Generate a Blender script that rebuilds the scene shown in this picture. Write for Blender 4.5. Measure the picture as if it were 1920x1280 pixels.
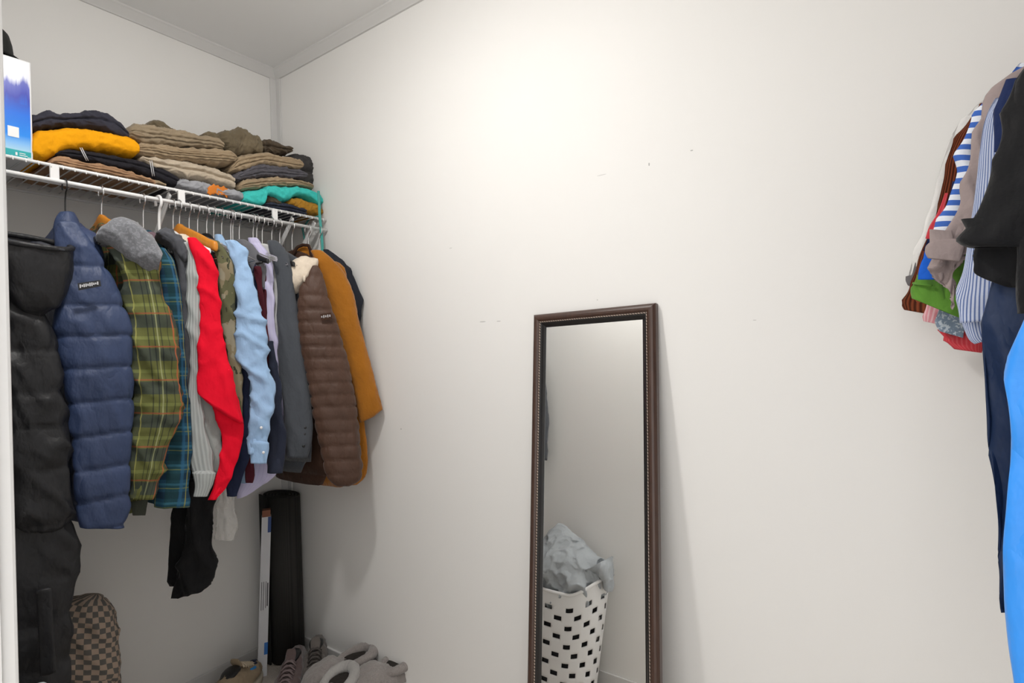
import bpy, bmesh, math, random
from mathutils import Vector, Matrix, noise

for o in list(bpy.data.objects): bpy.data.objects.remove(o)
S = bpy.context.scene
COL = S.collection
V = Vector
PI = math.pi

# ------------------------------------------------------------------ camera
FPX, YAW, PITCH, ROLL = 1013.1, .6128, .0095, -.0343
CAM = V((2.126, -1.33, 1.2218))
f0 = V((-math.sin(YAW), math.cos(YAW), 0)); r0 = V((math.cos(YAW), math.sin(YAW), 0)); u0 = V((0, 0, 1))
FW = f0*math.cos(PITCH) + u0*math.sin(PITCH)
u1 = u0*math.cos(PITCH) - f0*math.sin(PITCH)
RT = r0*math.cos(ROLL) + u1*math.sin(ROLL)
UP = u1*math.cos(ROLL) - r0*math.sin(ROLL)
cd = bpy.data.cameras.new('camera'); cam = bpy.data.objects.new('camera', cd); COL.objects.link(cam)
cd.sensor_width = 36; cd.lens = 36*FPX/1920; cd.clip_start = .02
M4 = Matrix((RT, UP, -FW)).transposed().to_4x4(); M4.translation = CAM
cam.matrix_world = M4
S.camera = cam

# ------------------------------------------------------------------ world (the lit bedroom behind the doorway), exposure
W = bpy.data.worlds.new('world'); S.world = W; W.use_nodes = True
bg = W.node_tree.nodes['Background']; bg.inputs[0].default_value = (1, .985, .96, 1); bg.inputs[1].default_value = 2.0
S.view_settings.view_transform = 'Standard'; S.view_settings.look = 'None'
S.view_settings.gamma = 1; S.view_settings.use_curve_mapping = False
S.view_settings.exposure = 0.06
LAMP_POS = V((1.17, -.88, 2.425)); LAMP_POWER = 330.0

# ------------------------------------------------------------------ helpers: placing
def ray(px, py): return FW + RT*((px-960)/FPX) + UP*((640-py)/FPX)
def hit(px, py, axis, val):
    d = ray(px, py); return CAM + d*((val-CAM[axis])/d[axis])
def vdir(x, y):
    d = V((x-CAM.x, y-CAM.y, 0)); return d.normalized()
def at(px, py, anc):
    """point of the upright plane through anc=(x,y) that squarely faces the aisle"""
    n = vdir(*anc); d = ray(px, py); t = (V((anc[0], anc[1], 0))-V((CAM.x, CAM.y, 0))).dot(n)/d.dot(n)
    return CAM + d*t

# ------------------------------------------------------------------ helpers: tagging
def tag(o, label=None, cat=None, group=None, kind=None):
    if label: o['label'] = label
    if cat: o['category'] = cat
    if group: o['group'] = group
    if kind: o['kind'] = kind
    return o
def thing(name, label, cat, loc=(0, 0, 0), group=None):
    o = bpy.data.objects.new(name, None); COL.objects.link(o); o.location = loc
    o.empty_display_size = .05
    return tag(o, label, cat, group)
def link(name, me, mat, parent=None, smooth=True):
    o = bpy.data.objects.new(name, me); COL.objects.link(o)
    if mat and not me.materials: me.materials.append(mat)
    if smooth:
        for p in me.polygons: p.use_smooth = True
    if parent:
        o.parent = parent; o.matrix_parent_inverse = Matrix.Translation(-parent.location) if parent.type == 'EMPTY' else Matrix()
    return o
def mesh(name, vs, fs, mat, parent=None, smooth=True, uvs=None):
    me = bpy.data.meshes.new(name); me.from_pydata([tuple(v) for v in vs], [], fs)
    if uvs:
        l = me.uv_layers.new(name='UVMap')
        k = 0
        for fu in uvs:
            for a in fu: l.data[k].uv = a; k += 1
    me.validate(); me.update()
    return link(name, me, mat, parent, smooth)
def frombm(name, bm, mat, parent=None, smooth=False):
    me = bpy.data.meshes.new(name); bm.normal_update(); bm.to_mesh(me); bm.free()
    return link(name, me, mat, parent, smooth)
def bm_box(bm, lo, hi, bev=0):
    lo = V(lo); hi = V(hi); c = (lo+hi)/2; s = hi-lo
    g = bmesh.ops.create_cube(bm, size=1, matrix=Matrix.Translation(c) @ Matrix.Diagonal((s.x, s.y, s.z, 1)))
    if bev:
        es = list({e for v in g['verts'] for e in v.link_edges})
        bmesh.ops.bevel(bm, geom=es, offset=bev, segments=2, affect='EDGES', profile=.5)
def box(name, lo, hi, mat, parent=None, bev=0):
    bm = bmesh.new(); bm_box(bm, lo, hi, bev); return frombm(name, bm, mat, parent)
def tube(name, pts, r, mat, parent=None, m=8, closed=False):
    pts = [V(p) for p in pts]; n = len(pts); vs = []; fs = []
    rr = r if isinstance(r, (list, tuple)) else [r]*n
    prev = None
    for i, p in enumerate(pts):
        t = (pts[min(i+1, n-1)]-pts[max(i-1, 0)]).normalized()
        if prev is None:
            a = V((0, 0, 1)) if abs(t.z) < .9 else V((1, 0, 0))
            nx = t.cross(a).normalized()
        else:
            nx = (prev - t*prev.dot(t)).normalized()
        prev = nx; ny = t.cross(nx)
        for j in range(m):
            a = 2*PI*j/m; vs.append(p + (nx*math.cos(a)+ny*math.sin(a))*rr[i])
    for i in range(n-1):
        for j in range(m):
            k = (j+1) % m; fs.append((i*m+j, i*m+k, (i+1)*m+k, (i+1)*m+j))
    fs.append(tuple(range(m))[::-1]); fs.append(tuple((n-1)*m+j for j in range(m)))
    return mesh(name, vs, fs, mat, parent)
def lathe(name, prof, c, mat, parent=None, m=32, sy=1.0):
    vs = []; fs = []; n = len(prof)
    for (r, z) in prof:
        for j in range(m):
            a = 2*PI*j/m; vs.append((c[0]+r*math.cos(a), c[1]+r*math.sin(a)*sy, c[2]+z))
    for i in range(n-1):
        for j in range(m):
            k = (j+1) % m; fs.append((i*m+j, i*m+k, (i+1)*m+k, (i+1)*m+j))
    return mesh(name, vs, fs, mat, parent)
def cr(a, b, c, d, t):
    return .5*((2*b) + (c-a)*t + (2*a-5*b+4*c-d)*t*t + (3*b-a-3*c+d)*t*t*t)
def resample(rows, n):
    L = [0]
    for i in range(1, len(rows)): L.append(L[-1]+max((rows[i][0]-rows[i-1][0]).length, (rows[i][1]-rows[i-1][1]).length*.6, 1e-4))
    out = []
    for k in range(n+1):
        s = L[-1]*k/n; i = 0
        while i < len(rows)-2 and L[i+1] < s: i += 1
        t = (s-L[i])/(L[i+1]-L[i])
        g = lambda q: rows[min(max(q, 0), len(rows)-1)]
        out.append(tuple(cr(g(i-1)[c], g(i)[c], g(i+1)[c], g(i+2)[c], t) for c in range(3)))
    return out
def spow(x, p): return math.copysign(abs(x)**p, x)
_ANG = {}
def angles(e, m):
    """angles that space m points evenly along the unit superellipse"""
    if (e, m) in _ANG: return _ANG[(e, m)]
    K = 2400; L = [0]; pr = (1.0, 0.0)
    for i in range(1, K+1):
        a = 2*PI*i/K; q = (spow(math.cos(a), 2/e), spow(math.sin(a), 2/e)); L.append(L[-1]+math.hypot(q[0]-pr[0], q[1]-pr[1])); pr = q
    out = []; i = 0
    for j in range(m):
        s = L[-1]*j/m
        while L[i+1] < s: i += 1
        out.append(2*PI*(i+(s-L[i])/max(1e-12, L[i+1]-L[i]))/K)
    _ANG[(e, m)] = out; return out
def loft(name, rows, mat, parent=None, n=40, m=28, e=2.2, disp=None, cap=(1, 1), uscale=1.0, udir=0):
    """rows: (centre, half-width vector, half-depth vector); cap 1 = closed dome, 2 = open cuff with a lining recess"""
    R = resample([(V(a), V(b), V(c)) for a, b, c in rows], n)
    vs = []; fs = []; uv = []
    per = sum(2*PI*math.sqrt((w.length_squared+d.length_squared)/2) for _, w, d in R)/len(R)*uscale
    vl = [0]
    for i in range(1, len(R)): vl.append(vl[-1]+(R[i][0]-R[i-1][0]).length)
    ring = []; AN = angles(e, m)
    for i, (c, w, d) in enumerate(R):
        rr = []
        for j in range(m):
            a = AN[j]; ca, sa = math.cos(a), math.sin(a)
            off = w*spow(ca, 2/e)+d*spow(sa, 2/e)
            if disp:
                nn = (w.normalized()*ca*d.length + d.normalized()*sa*w.length)
                nn = nn.normalized() if nn.length > 1e-9 else off.normalized()
                off = off + nn*disp(j/m*per, vl[i], a, i/n, c+off)
            rr.append(len(vs)); vs.append(c+off)
        ring.append(rr)
    for i in range(len(R)-1):
        for j in range(m):
            k = (j+1) % m
            fs.append((ring[i][j], ring[i][k], ring[i+1][k], ring[i+1][j]))
            ua, ub = j/m*per, (j+1)/m*per
            uv.append(((ua, vl[i]), (ub, vl[i]), (ub, vl[i+1]), (ua, vl[i+1])))
    def close(i, mode, sgn):
        c, w, d = R[i]; base = ring[i]
        nb = R[1] if i == 0 else R[-2]
        ax = (c-nb[0]); ax = ax.normalized() if ax.length > 1e-6 else V((0, 0, 1))
        sz = min(w.length, d.length)
        steps = [(.75, .35*sz), (.4, .5*sz)] if mode == 1 else ([(.9, 0.0), (.82, -.012), (.7, -.045)] if mode == 2 else [(.6, 0), (.3, 0)])
        last = base
        for sc, sh in steps:
            q = []
            for j in range(m):
                q.append(len(vs)); vs.append(c+(vs[base[j]]-c)*sc+ax*sh)
            for j in range(m):
                k = (j+1) % m
                fs.append((last[j], last[k], q[k], q[j]) if sgn > 0 else (last[k], last[j], q[j], q[k]))
                uv.append(((j/m*per, vl[i]),)*4)
            last = q
        z = len(vs); vs.append(sum((vs[q] for q in last), V())/m)
        for j in range(m):
            k = (j+1) % m
            fs.append((last[j], last[k], z) if sgn > 0 else (last[k], last[j], z)); uv.append(((j/m*per, vl[i]),)*3)
    if cap[0]: close(0, cap[0], -1)
    if cap[1]: close(len(R)-1, cap[1], 1)
    me = bpy.data.meshes.new(name); me.from_pydata([tuple(v) for v in vs], [], fs)
    l = me.uv_layers.new(name='UVMap'); k = 0
    for fu in uv:
        for a in fu: l.data[k].uv = a; k += 1
    me.update()
    bm = bmesh.new(); bm.from_mesh(me); bmesh.ops.recalc_face_normals(bm, faces=bm.faces); bm.to_mesh(me); bm.free()
    return link(name, me, mat, parent)
def nz(x, y, z): return noise.noise(V((x, y, z)))
def wrinkle(seed, amp=.006, fu=9, fv=4, fine=.3):
    """soft folds running down the cloth, with sharper creases"""
    def f(u, v, a, t, p):
        x, y, z = p
        big = nz(x*fu+seed*3.1, y*fu+seed, z*fv+seed*1.7)
        sk = z*fv*1.6+(x+y)*fu*.8
        rid = max(0, 1-3.2*abs(nz(x*fu*1.6+seed*5, y*fu*1.6, sk+seed)))**1.4
        rid2 = max(0, 1-3.5*abs(nz(x*fu*2.6-z*fv*1.5+seed*2, y*fu*2.6, z*fv*2.2-seed)))**1.4
        return amp*(big*1.3 + rid*1.5 + rid2*.8 - .7 + fine*nz(x*60+seed, y*60, z*25))
    return f
def quilt(seed, seams, depth, amp=.004):
    """puffer: bulge between stitched seams (seams: heights in metres)"""
    seams = sorted(seams)
    def f(u, v, a, t, p):
        z = p.z + .010*nz(p.x*9+seed, p.y*9, seed); d = 9; gap = .06
        for i, s in enumerate(seams):
            if abs(z-s) < d:
                d = abs(z-s)
                gap = seams[i+1]-s if (z > s and i+1 < len(seams)) else (s-seams[i-1] if (z < s and i > 0) else .06)
        q = min(d/(gap*.5), 1)
        puff = depth*(.45*(1-(1-q)**2.5)+.55*(1-(1-q)**9)) - depth*.75
        gath = (1-q)**1.5*amp*1.3*nz(p.x*70+seed, p.y*70, z*14)
        rid = max(0, 1-3*abs(nz(p.x*16+seed, p.y*16, z*9+p.y*12)))**1.4
        return puff + gath + amp*(rid*1.1-.4) + amp*.8*nz(p.x*12, p.y*12+seed, z*6)
    return f

# ------------------------------------------------------------------ materials
def newmat(name):
    m = bpy.data.materials.new(name); m.use_nodes = True
    nt = m.node_tree; return m, nt, nt.nodes['Principled BSDF']
def srgb(r, g, b):
    c = lambda x: (x/255/12.92) if x <= 10 else ((x/255+.055)/1.055)**2.4
    return (c(r), c(g), c(b), 1)
def N(nt, t, **kw):
    n = nt.nodes.new(t)
    for k, v in kw.items(): setattr(n, k, v)
    return n
def math_(nt, op, a, b=None):
    n = N(nt, 'ShaderNodeMath', operation=op)
    for i, x in enumerate((a, b)):
        if x is None: continue
        if isinstance(x, (int, float)): n.inputs[i].default_value = x
        else: nt.links.new(x, n.inputs[i])
    return n.outputs[0]
def mixc(nt, fac, a, b):
    n = N(nt, 'ShaderNodeMix', data_type='RGBA')
    for s, x in ((0, fac), (6, a), (7, b)):
        if isinstance(x, (int, float)): n.inputs[s].default_value = x
        elif isinstance(x, tuple): n.inputs[s].default_value = x
        else: nt.links.new(x, n.inputs[s])
    return n.outputs[2]
def texn(nt, scale, detail=2, coord='Object', stretch=(1, 1, 1)):
    tc = N(nt, 'ShaderNodeTexCoord'); mp = N(nt, 'ShaderNodeMapping'); mp.inputs['Scale'].default_value = stretch
    nt.links.new(tc.outputs[coord], mp.inputs[0])
    n = N(nt, 'ShaderNodeTexNoise'); n.inputs['Scale'].default_value = scale; n.inputs['Detail'].default_value = detail
    nt.links.new(mp.outputs[0], n.inputs[0]); return n.outputs[0]
def bump(nt, b, h, strength, dist=.002):
    n = N(nt, 'ShaderNodeBump'); n.inputs['Strength'].default_value = strength; n.inputs['Distance'].default_value = dist
    nt.links.new(h, n.inputs['Height']); nt.links.new(n.outputs[0], b.inputs['Normal'])
def plain(name, col, rough=.5, metal=0, spec=.5):
    m, nt, b = newmat(name); b.inputs['Base Color'].default_value = col; b.inputs['Roughness'].default_value = rough
    b.inputs['Metallic'].default_value = metal; b.inputs['Specular IOR Level'].default_value = spec
    n = texn(nt, 40, 2)
    nt.links.new(mixc(nt, math_(nt, 'MULTIPLY', n, .18), col, tuple(c*.8 for c in col[:3])+(1,)), b.inputs['Base Color'])
    return m
def cloth(name, col, rough=.9, sheen=.04, fuzz=250, bs=.35, var=.22, spec=.2, col2=None, crease=.45, cs=16):
    m, nt, b = newmat(name); b.inputs['Roughness'].default_value = rough; b.inputs['Specular IOR Level'].default_value = spec
    b.inputs['Sheen Weight'].default_value = sheen; b.inputs['Sheen Roughness'].default_value = .5
    n = texn(nt, 14, 4); n2 = texn(nt, fuzz, 2)
    c = mixc(nt, n, tuple(x*(1-var) for x in col[:3])+(1,), tuple(min(1, x*(1+var*.6)) for x in col[:3])+(1,))
    if col2: c = mixc(nt, math_(nt, 'GREATER_THAN', n2, .55), c, col2)
    nt.links.new(c, b.inputs['Base Color']); bump(nt, b, n2, bs, .0015)
    fine = b.inputs['Normal'].links[0].from_node
    n3 = texn(nt, cs, 4, 'Object', (1, 1, .55))
    rd = math_(nt, 'ABSOLUTE', math_(nt, 'SUBTRACT', n3, .5))
    bp = N(nt, 'ShaderNodeBump'); bp.inputs['Strength'].default_value = crease; bp.inputs['Distance'].default_value = .03
    nt.links.new(rd, bp.inputs['Height']); nt.links.new(bp.outputs[0], fine.inputs['Normal'])
    return m
def uvxy(nt, rot=0):
    tc = N(nt, 'ShaderNodeTexCoord'); mp = N(nt, 'ShaderNodeMapping'); mp.inputs['Rotation'].default_value = (0, 0, rot)
    nt.links.new(tc.outputs['UV'], mp.inputs[0])
    sp = N(nt, 'ShaderNodeSeparateXYZ'); nt.links.new(mp.outputs[0], sp.inputs[0]); return sp.outputs[0], sp.outputs[1]
def stripe(nt, x, period, pos, width):
    fr = math_(nt, 'FRACT', math_(nt, 'DIVIDE', x, period))
    return math_(nt, 'LESS_THAN', math_(nt, 'ABSOLUTE', math_(nt, 'SUBTRACT', fr, pos)), width/2)
def patterned(name, base, bands, rough=.9, rot=0, bs=.3):
    """bands: (axis, period m, pos 0..1, width 0..1, colour, strength)"""
    m, nt, b = newmat(name); b.inputs['Roughness'].default_value = rough; b.inputs['Specular IOR Level'].default_value = .2
    u, v = uvxy(nt, rot); c = None
    n = texn(nt, 14, 4)
    c = mixc(nt, n, tuple(x*.82 for x in base[:3])+(1,), tuple(x*1.12 for x in base[:3])+(1,))
    for ax, per, pos, w, col, st in bands:
        k = stripe(nt, u if ax == 'u' else v, per, pos, w)
        c = mixc(nt, math_(nt, 'MULTIPLY', k, st), c, col)
    nt.links.new(c, b.inputs['Base Color']); bump(nt, b, texn(nt, 260, 2), bs, .0012)
    return m
def ribbed(name, col, period=.006, bs=.8, dark=.75):
    m, nt, b = newmat(name); b.inputs['Roughness'].default_value = .9; b.inputs['Specular IOR Level'].default_value = .2
    u, v = uvxy(nt)
    s = math_(nt, 'SINE', math_(nt, 'MULTIPLY', u, 2*PI/period))
    s = math_(nt, 'ADD', math_(nt, 'MULTIPLY', s, .5), .5)
    nt.links.new(mixc(nt, s, tuple(x*dark for x in col[:3])+(1,), col), b.inputs['Base Color']); bump(nt, b, s, bs, .002)
    return m
def wall_mat(name, col, scuffs=()):
    m, nt, b = newmat(name); b.inputs['Roughness'].default_value = .62; b.inputs['Specular IOR Level'].default_value = .3
    n = texn(nt, 2.2, 3); c = mixc(nt, n, tuple(x*.975 for x in col[:3])+(1,), col)
    if scuffs:
        geo = N(nt, 'ShaderNodeNewGeometry')
        for (x, z, sx, sz, st) in scuffs:
            mp = N(nt, 'ShaderNodeMapping', vector_type='POINT')
            mp.inputs['Location'].default_value = (-x/sx, 0, -z/sz); mp.inputs['Scale'].default_value = (1/sx, 0, 1/sz)
            nt.links.new(geo.outputs['Position'], mp.inputs[0])
            ln = N(nt, 'ShaderNodeVectorMath', operation='LENGTH'); nt.links.new(mp.outputs[0], ln.inputs[0])
            k = math_(nt, 'MULTIPLY', math_(nt, 'LESS_THAN', ln.outputs['Value'], 1), st)
            c = mixc(nt, k, c, (.12, .115, .11, 1))
    nt.links.new(c, b.inputs['Base Color'])
    bump(nt, b, texn(nt, 55, 3), .06, .002)
    return m

WALLC = (.835, .825, .805, 1)
M = {}
M['white'] = plain('white_paint', (.78, .775, .765, 1), .4)
M['trim'] = plain('trim_white', (.70, .695, .685, 1), .45)
M['wire'] = plain('white_vinyl_wire', (.86, .86, .86, 1), .35)
M['chrome'] = plain('chrome', (.75, .75, .76, 1), .2, 1)
M['blackplastic'] = plain('black_plastic', (.012, .012, .013, 1), .4)
M['whiteplastic'] = plain('white_plastic', (.85, .85, .85, 1), .35)
M['greyplastic'] = plain('grey_plastic', (.25, .24, .24, 1), .35)

def woodmat(name, a, b_, rough=.4, scale=9, spec=.5):
    m, nt, b = newmat(name); b.inputs['Roughness'].default_value = rough; b.inputs['Specular IOR Level'].default_value = spec
    n = texn(nt, scale, 6, 'Object', (9, 9, .6)); nt.links.new(mixc(nt, n, a, b_), b.inputs['Base Color']); bump(nt, b, n, .1, .001)
    return m
M['hangerwood'] = woodmat('hanger_wood', (.50, .17, .015, 1), (.75, .30, .03, 1))
M['framewood'] = woodmat('dark_bronze_wood', (.030, .016, .012, 1), (.085, .042, .028, 1), .32, 14)
M['frameliner'] = plain('black_liner', (.012, .011, .011, 1), .3)

# ------------------------------------------------------------------ the room
XW, YF, H = 2.74, -1.20, 2.43          # right wall, front wall (inner faces), ceiling height
DL, DR, DH = 1.452, 2.36, 2.05         # doorway in the front wall
def struct(o): o['kind'] = 'structure'; return o
sc = []
for px, py, a, b_, st in ((1217, 308, .0016, .0042, .6), (1297, 282, .0034, .0016, .5), (905, 603, .012, .0018, .35), (935, 602, .008, .0015, .35),
                         (1128, 328, .014, .0012, .25), (845, 465, .006, .002, .2), (752, 804, .003, .002, .5), (1415, 600, .004, .001, .3), (1120, 562, .002, .002, .3)):
    p = hit(px, py, 1, 0); sc.append((p.x, p.z, a, b_, st))
M['wall_back'] = wall_mat('wall_paint_scuffed', WALLC, sc)
M['wall'] = wall_mat('wall_paint', WALLC)
M['ceiling'] = wall_mat('ceiling_paint', (.84, .84, .835, 1))
m, nt, b = newmat('beige_carpet'); b.inputs['Roughness'].default_value = 1
n = texn(nt, 180, 3); nt.links.new(mixc(nt, n, (.40, .355, .315, 1), (.66, .60, .54, 1)), b.inputs['Base Color']); bump(nt, b, n, .8, .004)
M['carpet'] = m
struct(box('floor', (-.1, -3.2, -.1), (XW+.1, .1, 0), M['carpet']))
struct(box('ceiling', (-.1, YF-.1, H), (XW+.1, .1, H+.1), M['ceiling']))
struct(box('wall_back', (-.1, 0, 0), (XW+.1, .1, H), M['wall_back']))
struct(box('wall_left', (-.1, YF-.1, 0), (0, 0, H), M['wall']))
struct(box('wall_right', (XW, YF-.1, 0), (XW+.1, 0, H), M['wall']))
bm = bmesh.new()
bm_box(bm, (0, YF-.1, 0), (DL-.018, YF, H)); bm_box(bm, (DR+.018, YF-.1, 0), (XW, YF, H)); bm_box(bm, (DL-.018, YF-.1, DH+.018), (DR+.018, YF, H))
struct(frombm('wall_front', bm, M['wall']))
# baseboards
BB = .052
for nm, lo, hi in (('baseboard_back', (.008, -.010, 0), (XW, 0, BB)), ('baseboard_left', (0, YF, 0), (.010, -.010, BB)),
                   ('baseboard_front', (.010, YF, 0), (DL-.075, YF+.010, BB)), ('baseboard_right', (XW-.010, YF, 0), (XW, -.010, BB))):
    struct(box(nm, lo, hi, M['trim'], None, .003))
# crown battens at the ceiling, vertical corner batten
def crown(nm, a, b_, inward):
    a = V(a); b_ = V(b_); q = V(inward); prof = [(0, -.034), (.007, -.034), (.010, -.030), (.030, -.010), (.034, -.007), (.034, 0), (0, 0)]
    vs = []; k = len(prof)
    for p in (a, b_):
        for d, z in prof: vs.append(p+q*d+V((0, 0, z)))
    fs = [(i, (i+1) % k, k+(i+1) % k, k+i) for i in range(k)]
    return struct(mesh(nm, vs, fs, M['trim'], None, False))
crown('trim_1', (0, -.0, H), (XW, -.0, H), (0, -1, 0))
crown('trim_2', (0, YF, H), (0, 0, H), (1, 0, 0))
bm = bmesh.new(); bm_box(bm, (0, -.032, BB), (.006, 0, H-.03), .0015); bm_box(bm, (0, -.006, BB), (.032, 0, H-.03), .0015)
struct(frombm('trim_3', bm, M['trim']))
crown('trim_4', (0, YF, H), (XW, YF, H), (0, 1, 0))
# door lining + casing
bm = bmesh.new()
bm_box(bm, (DL-.018, YF-.1, 0), (DL, YF+.002, DH)); bm_box(bm, (DR, YF-.1, 0), (DR+.018, YF+.002, DH)); bm_box(bm, (DL-.018, YF-.1, DH), (DR+.018, YF+.002, DH+.018))
struct(frombm('trim_5', bm, M['white']))
bm = bmesh.new()
bm_box(bm, (DL-.062, YF, 0), (DL-.004, YF+.015, DH+.06), .003); bm_box(bm, (DR+.004, YF, 0), (DR+.062, YF+.015, DH+.06), .003); bm_box(bm, (DL-.004, YF, DH+.002), (DR+.004, YF+.015, DH+.06), .003)
struct(frombm('trim_6', bm, M['white']))

# ------------------------------------------------------------------ ceiling lamp (above the frame)
lamp = thing('ceiling_lamp', 'round white flush ceiling lamp with glowing dome', 'lamp', LAMP_POS)
lathe('lamp_base', [(0, .004), (.15, .004), (.15, -.016), (.14, -.022), (0, -.022)], LAMP_POS, M['white'], lamp)
m, nt, b = newmat('lamp_glow'); b.inputs['Emission Color'].default_value = (1, .975, .94, 1); b.inputs['Emission Strength'].default_value = LAMP_POWER
b.inputs['Base Color'].default_value = (.9, .9, .88, 1)
lathe('lamp_dome', [(.060, -.0215), (.059, -.026), (.052, -.031), (.035, -.035), (.017, -.037), (.001, -.0375)], LAMP_POS, m, lamp)

# ------------------------------------------------------------------ wire shelf with hanging rod
SX, SZ, RZ = .316, 1.7458, 1.705
def wire_shelf(x0, sgn, label, y0, y1, strips, braces, sz, rz):
    t = thing('wire_shelf', label, 'shelf', (x0, 0, sz))
    X = lambda d: x0+sgn*d
    tube('front_wire', [(X(SX), y0, sz), (X(SX), y1, sz)], .0045, M['wire'], t)
    tube('hang_rod', [(X(SX+.004), y0, rz), (X(SX+.004), y1, rz)], .0058, M['wire'], t)
    tube('back_wire', [(X(.006), y0, sz-.006), (X(.006), y1, sz-.006)], .0035, M['wire'], t)
    tube('middle_wire', [(X(.16), y0, sz-.006), (X(.16), y1, sz-.006)], .0035, M['wire'], t)
    k = int((y1-y0)/.0254); src = None
    for i in range(k):
        y = y0+.012+i*.0254
        if src is None:
            src = tube('cross_wire', [(X(.004), 0, 0), (X(SX-.002), 0, 0), (X(SX+.004), 0, -.004), (X(SX+.006), 0, -.012)], .0017, M['wire'], t, 5)
            o = src
        else:
            o = src.copy(); COL.objects.link(o)
        o.location = (0, y, sz+.0045)
    for y in strips:
        box('lip_plate', (X(SX)-.003, y-.010, rz-.004), (X(SX)+.006, y+.010, sz+.003), M['wire'], t, .002)
    for y in braces:
        bm = bmesh.new(); a = V((X(SX-.012), y, sz-.012)); c = V((X(.004), y, sz-.33)); d = (c-a)
        mat_ = Matrix.Translation((a+c)/2) @ d.to_track_quat('Z', 'Y').to_matrix().to_4x4() @ Matrix.Diagonal((.007, .020, d.length, 1))
        g = bmesh.ops.create_cube(bm, size=1, matrix=mat_)
        bmesh.ops.bevel(bm, geom=list(bm.edges), offset=.0025, segments=2, affect='EDGES')
        bm_box(bm, (min(X(0), X(.004)), y-.012, sz-.37), (max(X(0), X(.004)), y+.012, sz-.30), .001)
        frombm('brace', bm, M['wire'], t)
    return t
def rod_y(px):
    lo, hi = -1.2, .05
    for _ in range(50):
        m_ = (lo+hi)/2; d = V((SX, m_, RZ))-CAM
        if 960+FPX*d.dot(RT)/d.dot(FW) < px: lo = m_
        else: hi = m_
    return m_
wire_shelf(0, 1, 'white wire shelf with hang rod carrying folded clothes and the coats', YF+.002, -.004,
           [rod_y(102), rod_y(340), rod_y(515)], [rod_y(322), rod_y(553), -.045], SZ, RZ)
RX, RRZ = XW, 1.70
wire_shelf(RX, -1, 'white wire shelf above the shirts and long dresses', YF+.10, -.004, [-.25, -.75], [-.55], 1.745, 1.705)
RROD = RX-SX-.004

# ------------------------------------------------------------------ leaning mirror
TH = math.radians(7.4)
mir = thing('leaning_mirror', 'tall narrow mirror in dark bronze wooden frame leaning on the wall', 'mirror', (0, 0, 0))
MW, ML, MT = .362, 1.318, .022
ex = V((1, 0, 0)); ez = V((0, math.sin(TH), math.cos(TH))); en = V((0, -math.cos(TH), math.sin(TH)))
rl = math.radians(1.25); ex2 = ex*math.cos(rl)+ez*math.sin(rl); ez2 = ez*math.cos(rl)-ex*math.sin(rl)
top = V((1.465, -.002, 1.3125))           # middle of the top back edge
def mp_(x, l, h): return top + ex2*x - ez2*l + en*h
def mitred(name, prof, mat, inset=0):
    """prof: (distance inward from the outer edge, height) -> four mitred rails"""
    k = len(prof); hw = MW/2
    for side in range(4):
        vs = []
        for end in (0, 1):
            for d, h in prof:
                d_ = d+inset
                if side == 0: q = (-hw+d_ if end == 0 else hw-d_, d_)
                elif side == 1: q = (-hw+d_ if end == 0 else hw-d_, ML-d_)
                elif side == 2: q = (-hw+d_, d_ if end == 0 else ML-d_)
                else: q = (hw-d_, d_ if end == 0 else ML-d_)
                vs.append(mp_(q[0], q[1], h))
        fs = [(i, (i+1) % k, k+(i+1) % k, k+i) for i in range(k)] + [tuple(range(k)), tuple(range(2*k-1, k-1, -1))]
        bm = bmesh.new(); bv = [bm.verts.new(v) for v in vs]
        for fc in fs: bm.faces.new([bv[i] for i in fc])
        bmesh.ops.recalc_face_normals(bm, faces=bm.faces)
        frombm(name, bm, mat, mir)
mitred('rail', [(0, 0), (0, .016), (.002, .019), (.006, .0225), (.011, .0245), (.016, .0240), (.0205, .021), (.0225, .017), (.0225, 0)], M['framewood'])
mitred('inner_rail', [(.0225, 0), (.0225, .0165), (.0245, .0185), (.028, .0175), (.0325, .0125), (.0375, .0085), (.0375, 0)], M['frameliner'])
m, nt, b = newmat('beaded_line'); u = N(nt, 'ShaderNodeTexCoord'); sp = N(nt, 'ShaderNodeSeparateXYZ'); nt.links.new(u.outputs['Object'], sp.inputs[0])
st = stripe(nt, math_(nt, 'ADD', sp.outputs[2], sp.outputs[0]), .0075, .5, .6)
nt.links.new(mixc(nt, st, (.03, .02, .016, 1), (.45, .36, .30, 1)), b.inputs['Base Color']); b.inputs['Roughness'].default_value = .4
mitred('beading', [(.0222, .015), (.0218, .0205), (.0232, .0212), (.0246, .0195), (.0246, .015)], m)
m, nt, b = newmat('mirror_silver'); b.inputs['Metallic'].default_value = 1; b.inputs['Roughness'].default_value = .01; b.inputs['Base Color'].default_value = (.94, .945, .93, 1)
hw = MW/2-.034
mesh('mirror_glass', [mp_(-hw, .034, .0075), mp_(hw, .034, .0075), mp_(hw, ML-.034, .0075), mp_(-hw, ML-.034, .0075)], [(0, 3, 2, 1)], m, mir, False)
mesh('back_panel', [mp_(x, l, h) for h in (.001, .005) for x, l in ((-.15, .03), (.15, .03), (.15, ML-.03), (-.15, ML-.03))],
     [(0, 1, 2, 3), (7, 6, 5, 4), (0, 4, 5, 1), (1, 5, 6, 2), (2, 6, 7, 3), (3, 7, 4, 0)], M['frameliner'], mir, False)
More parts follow.
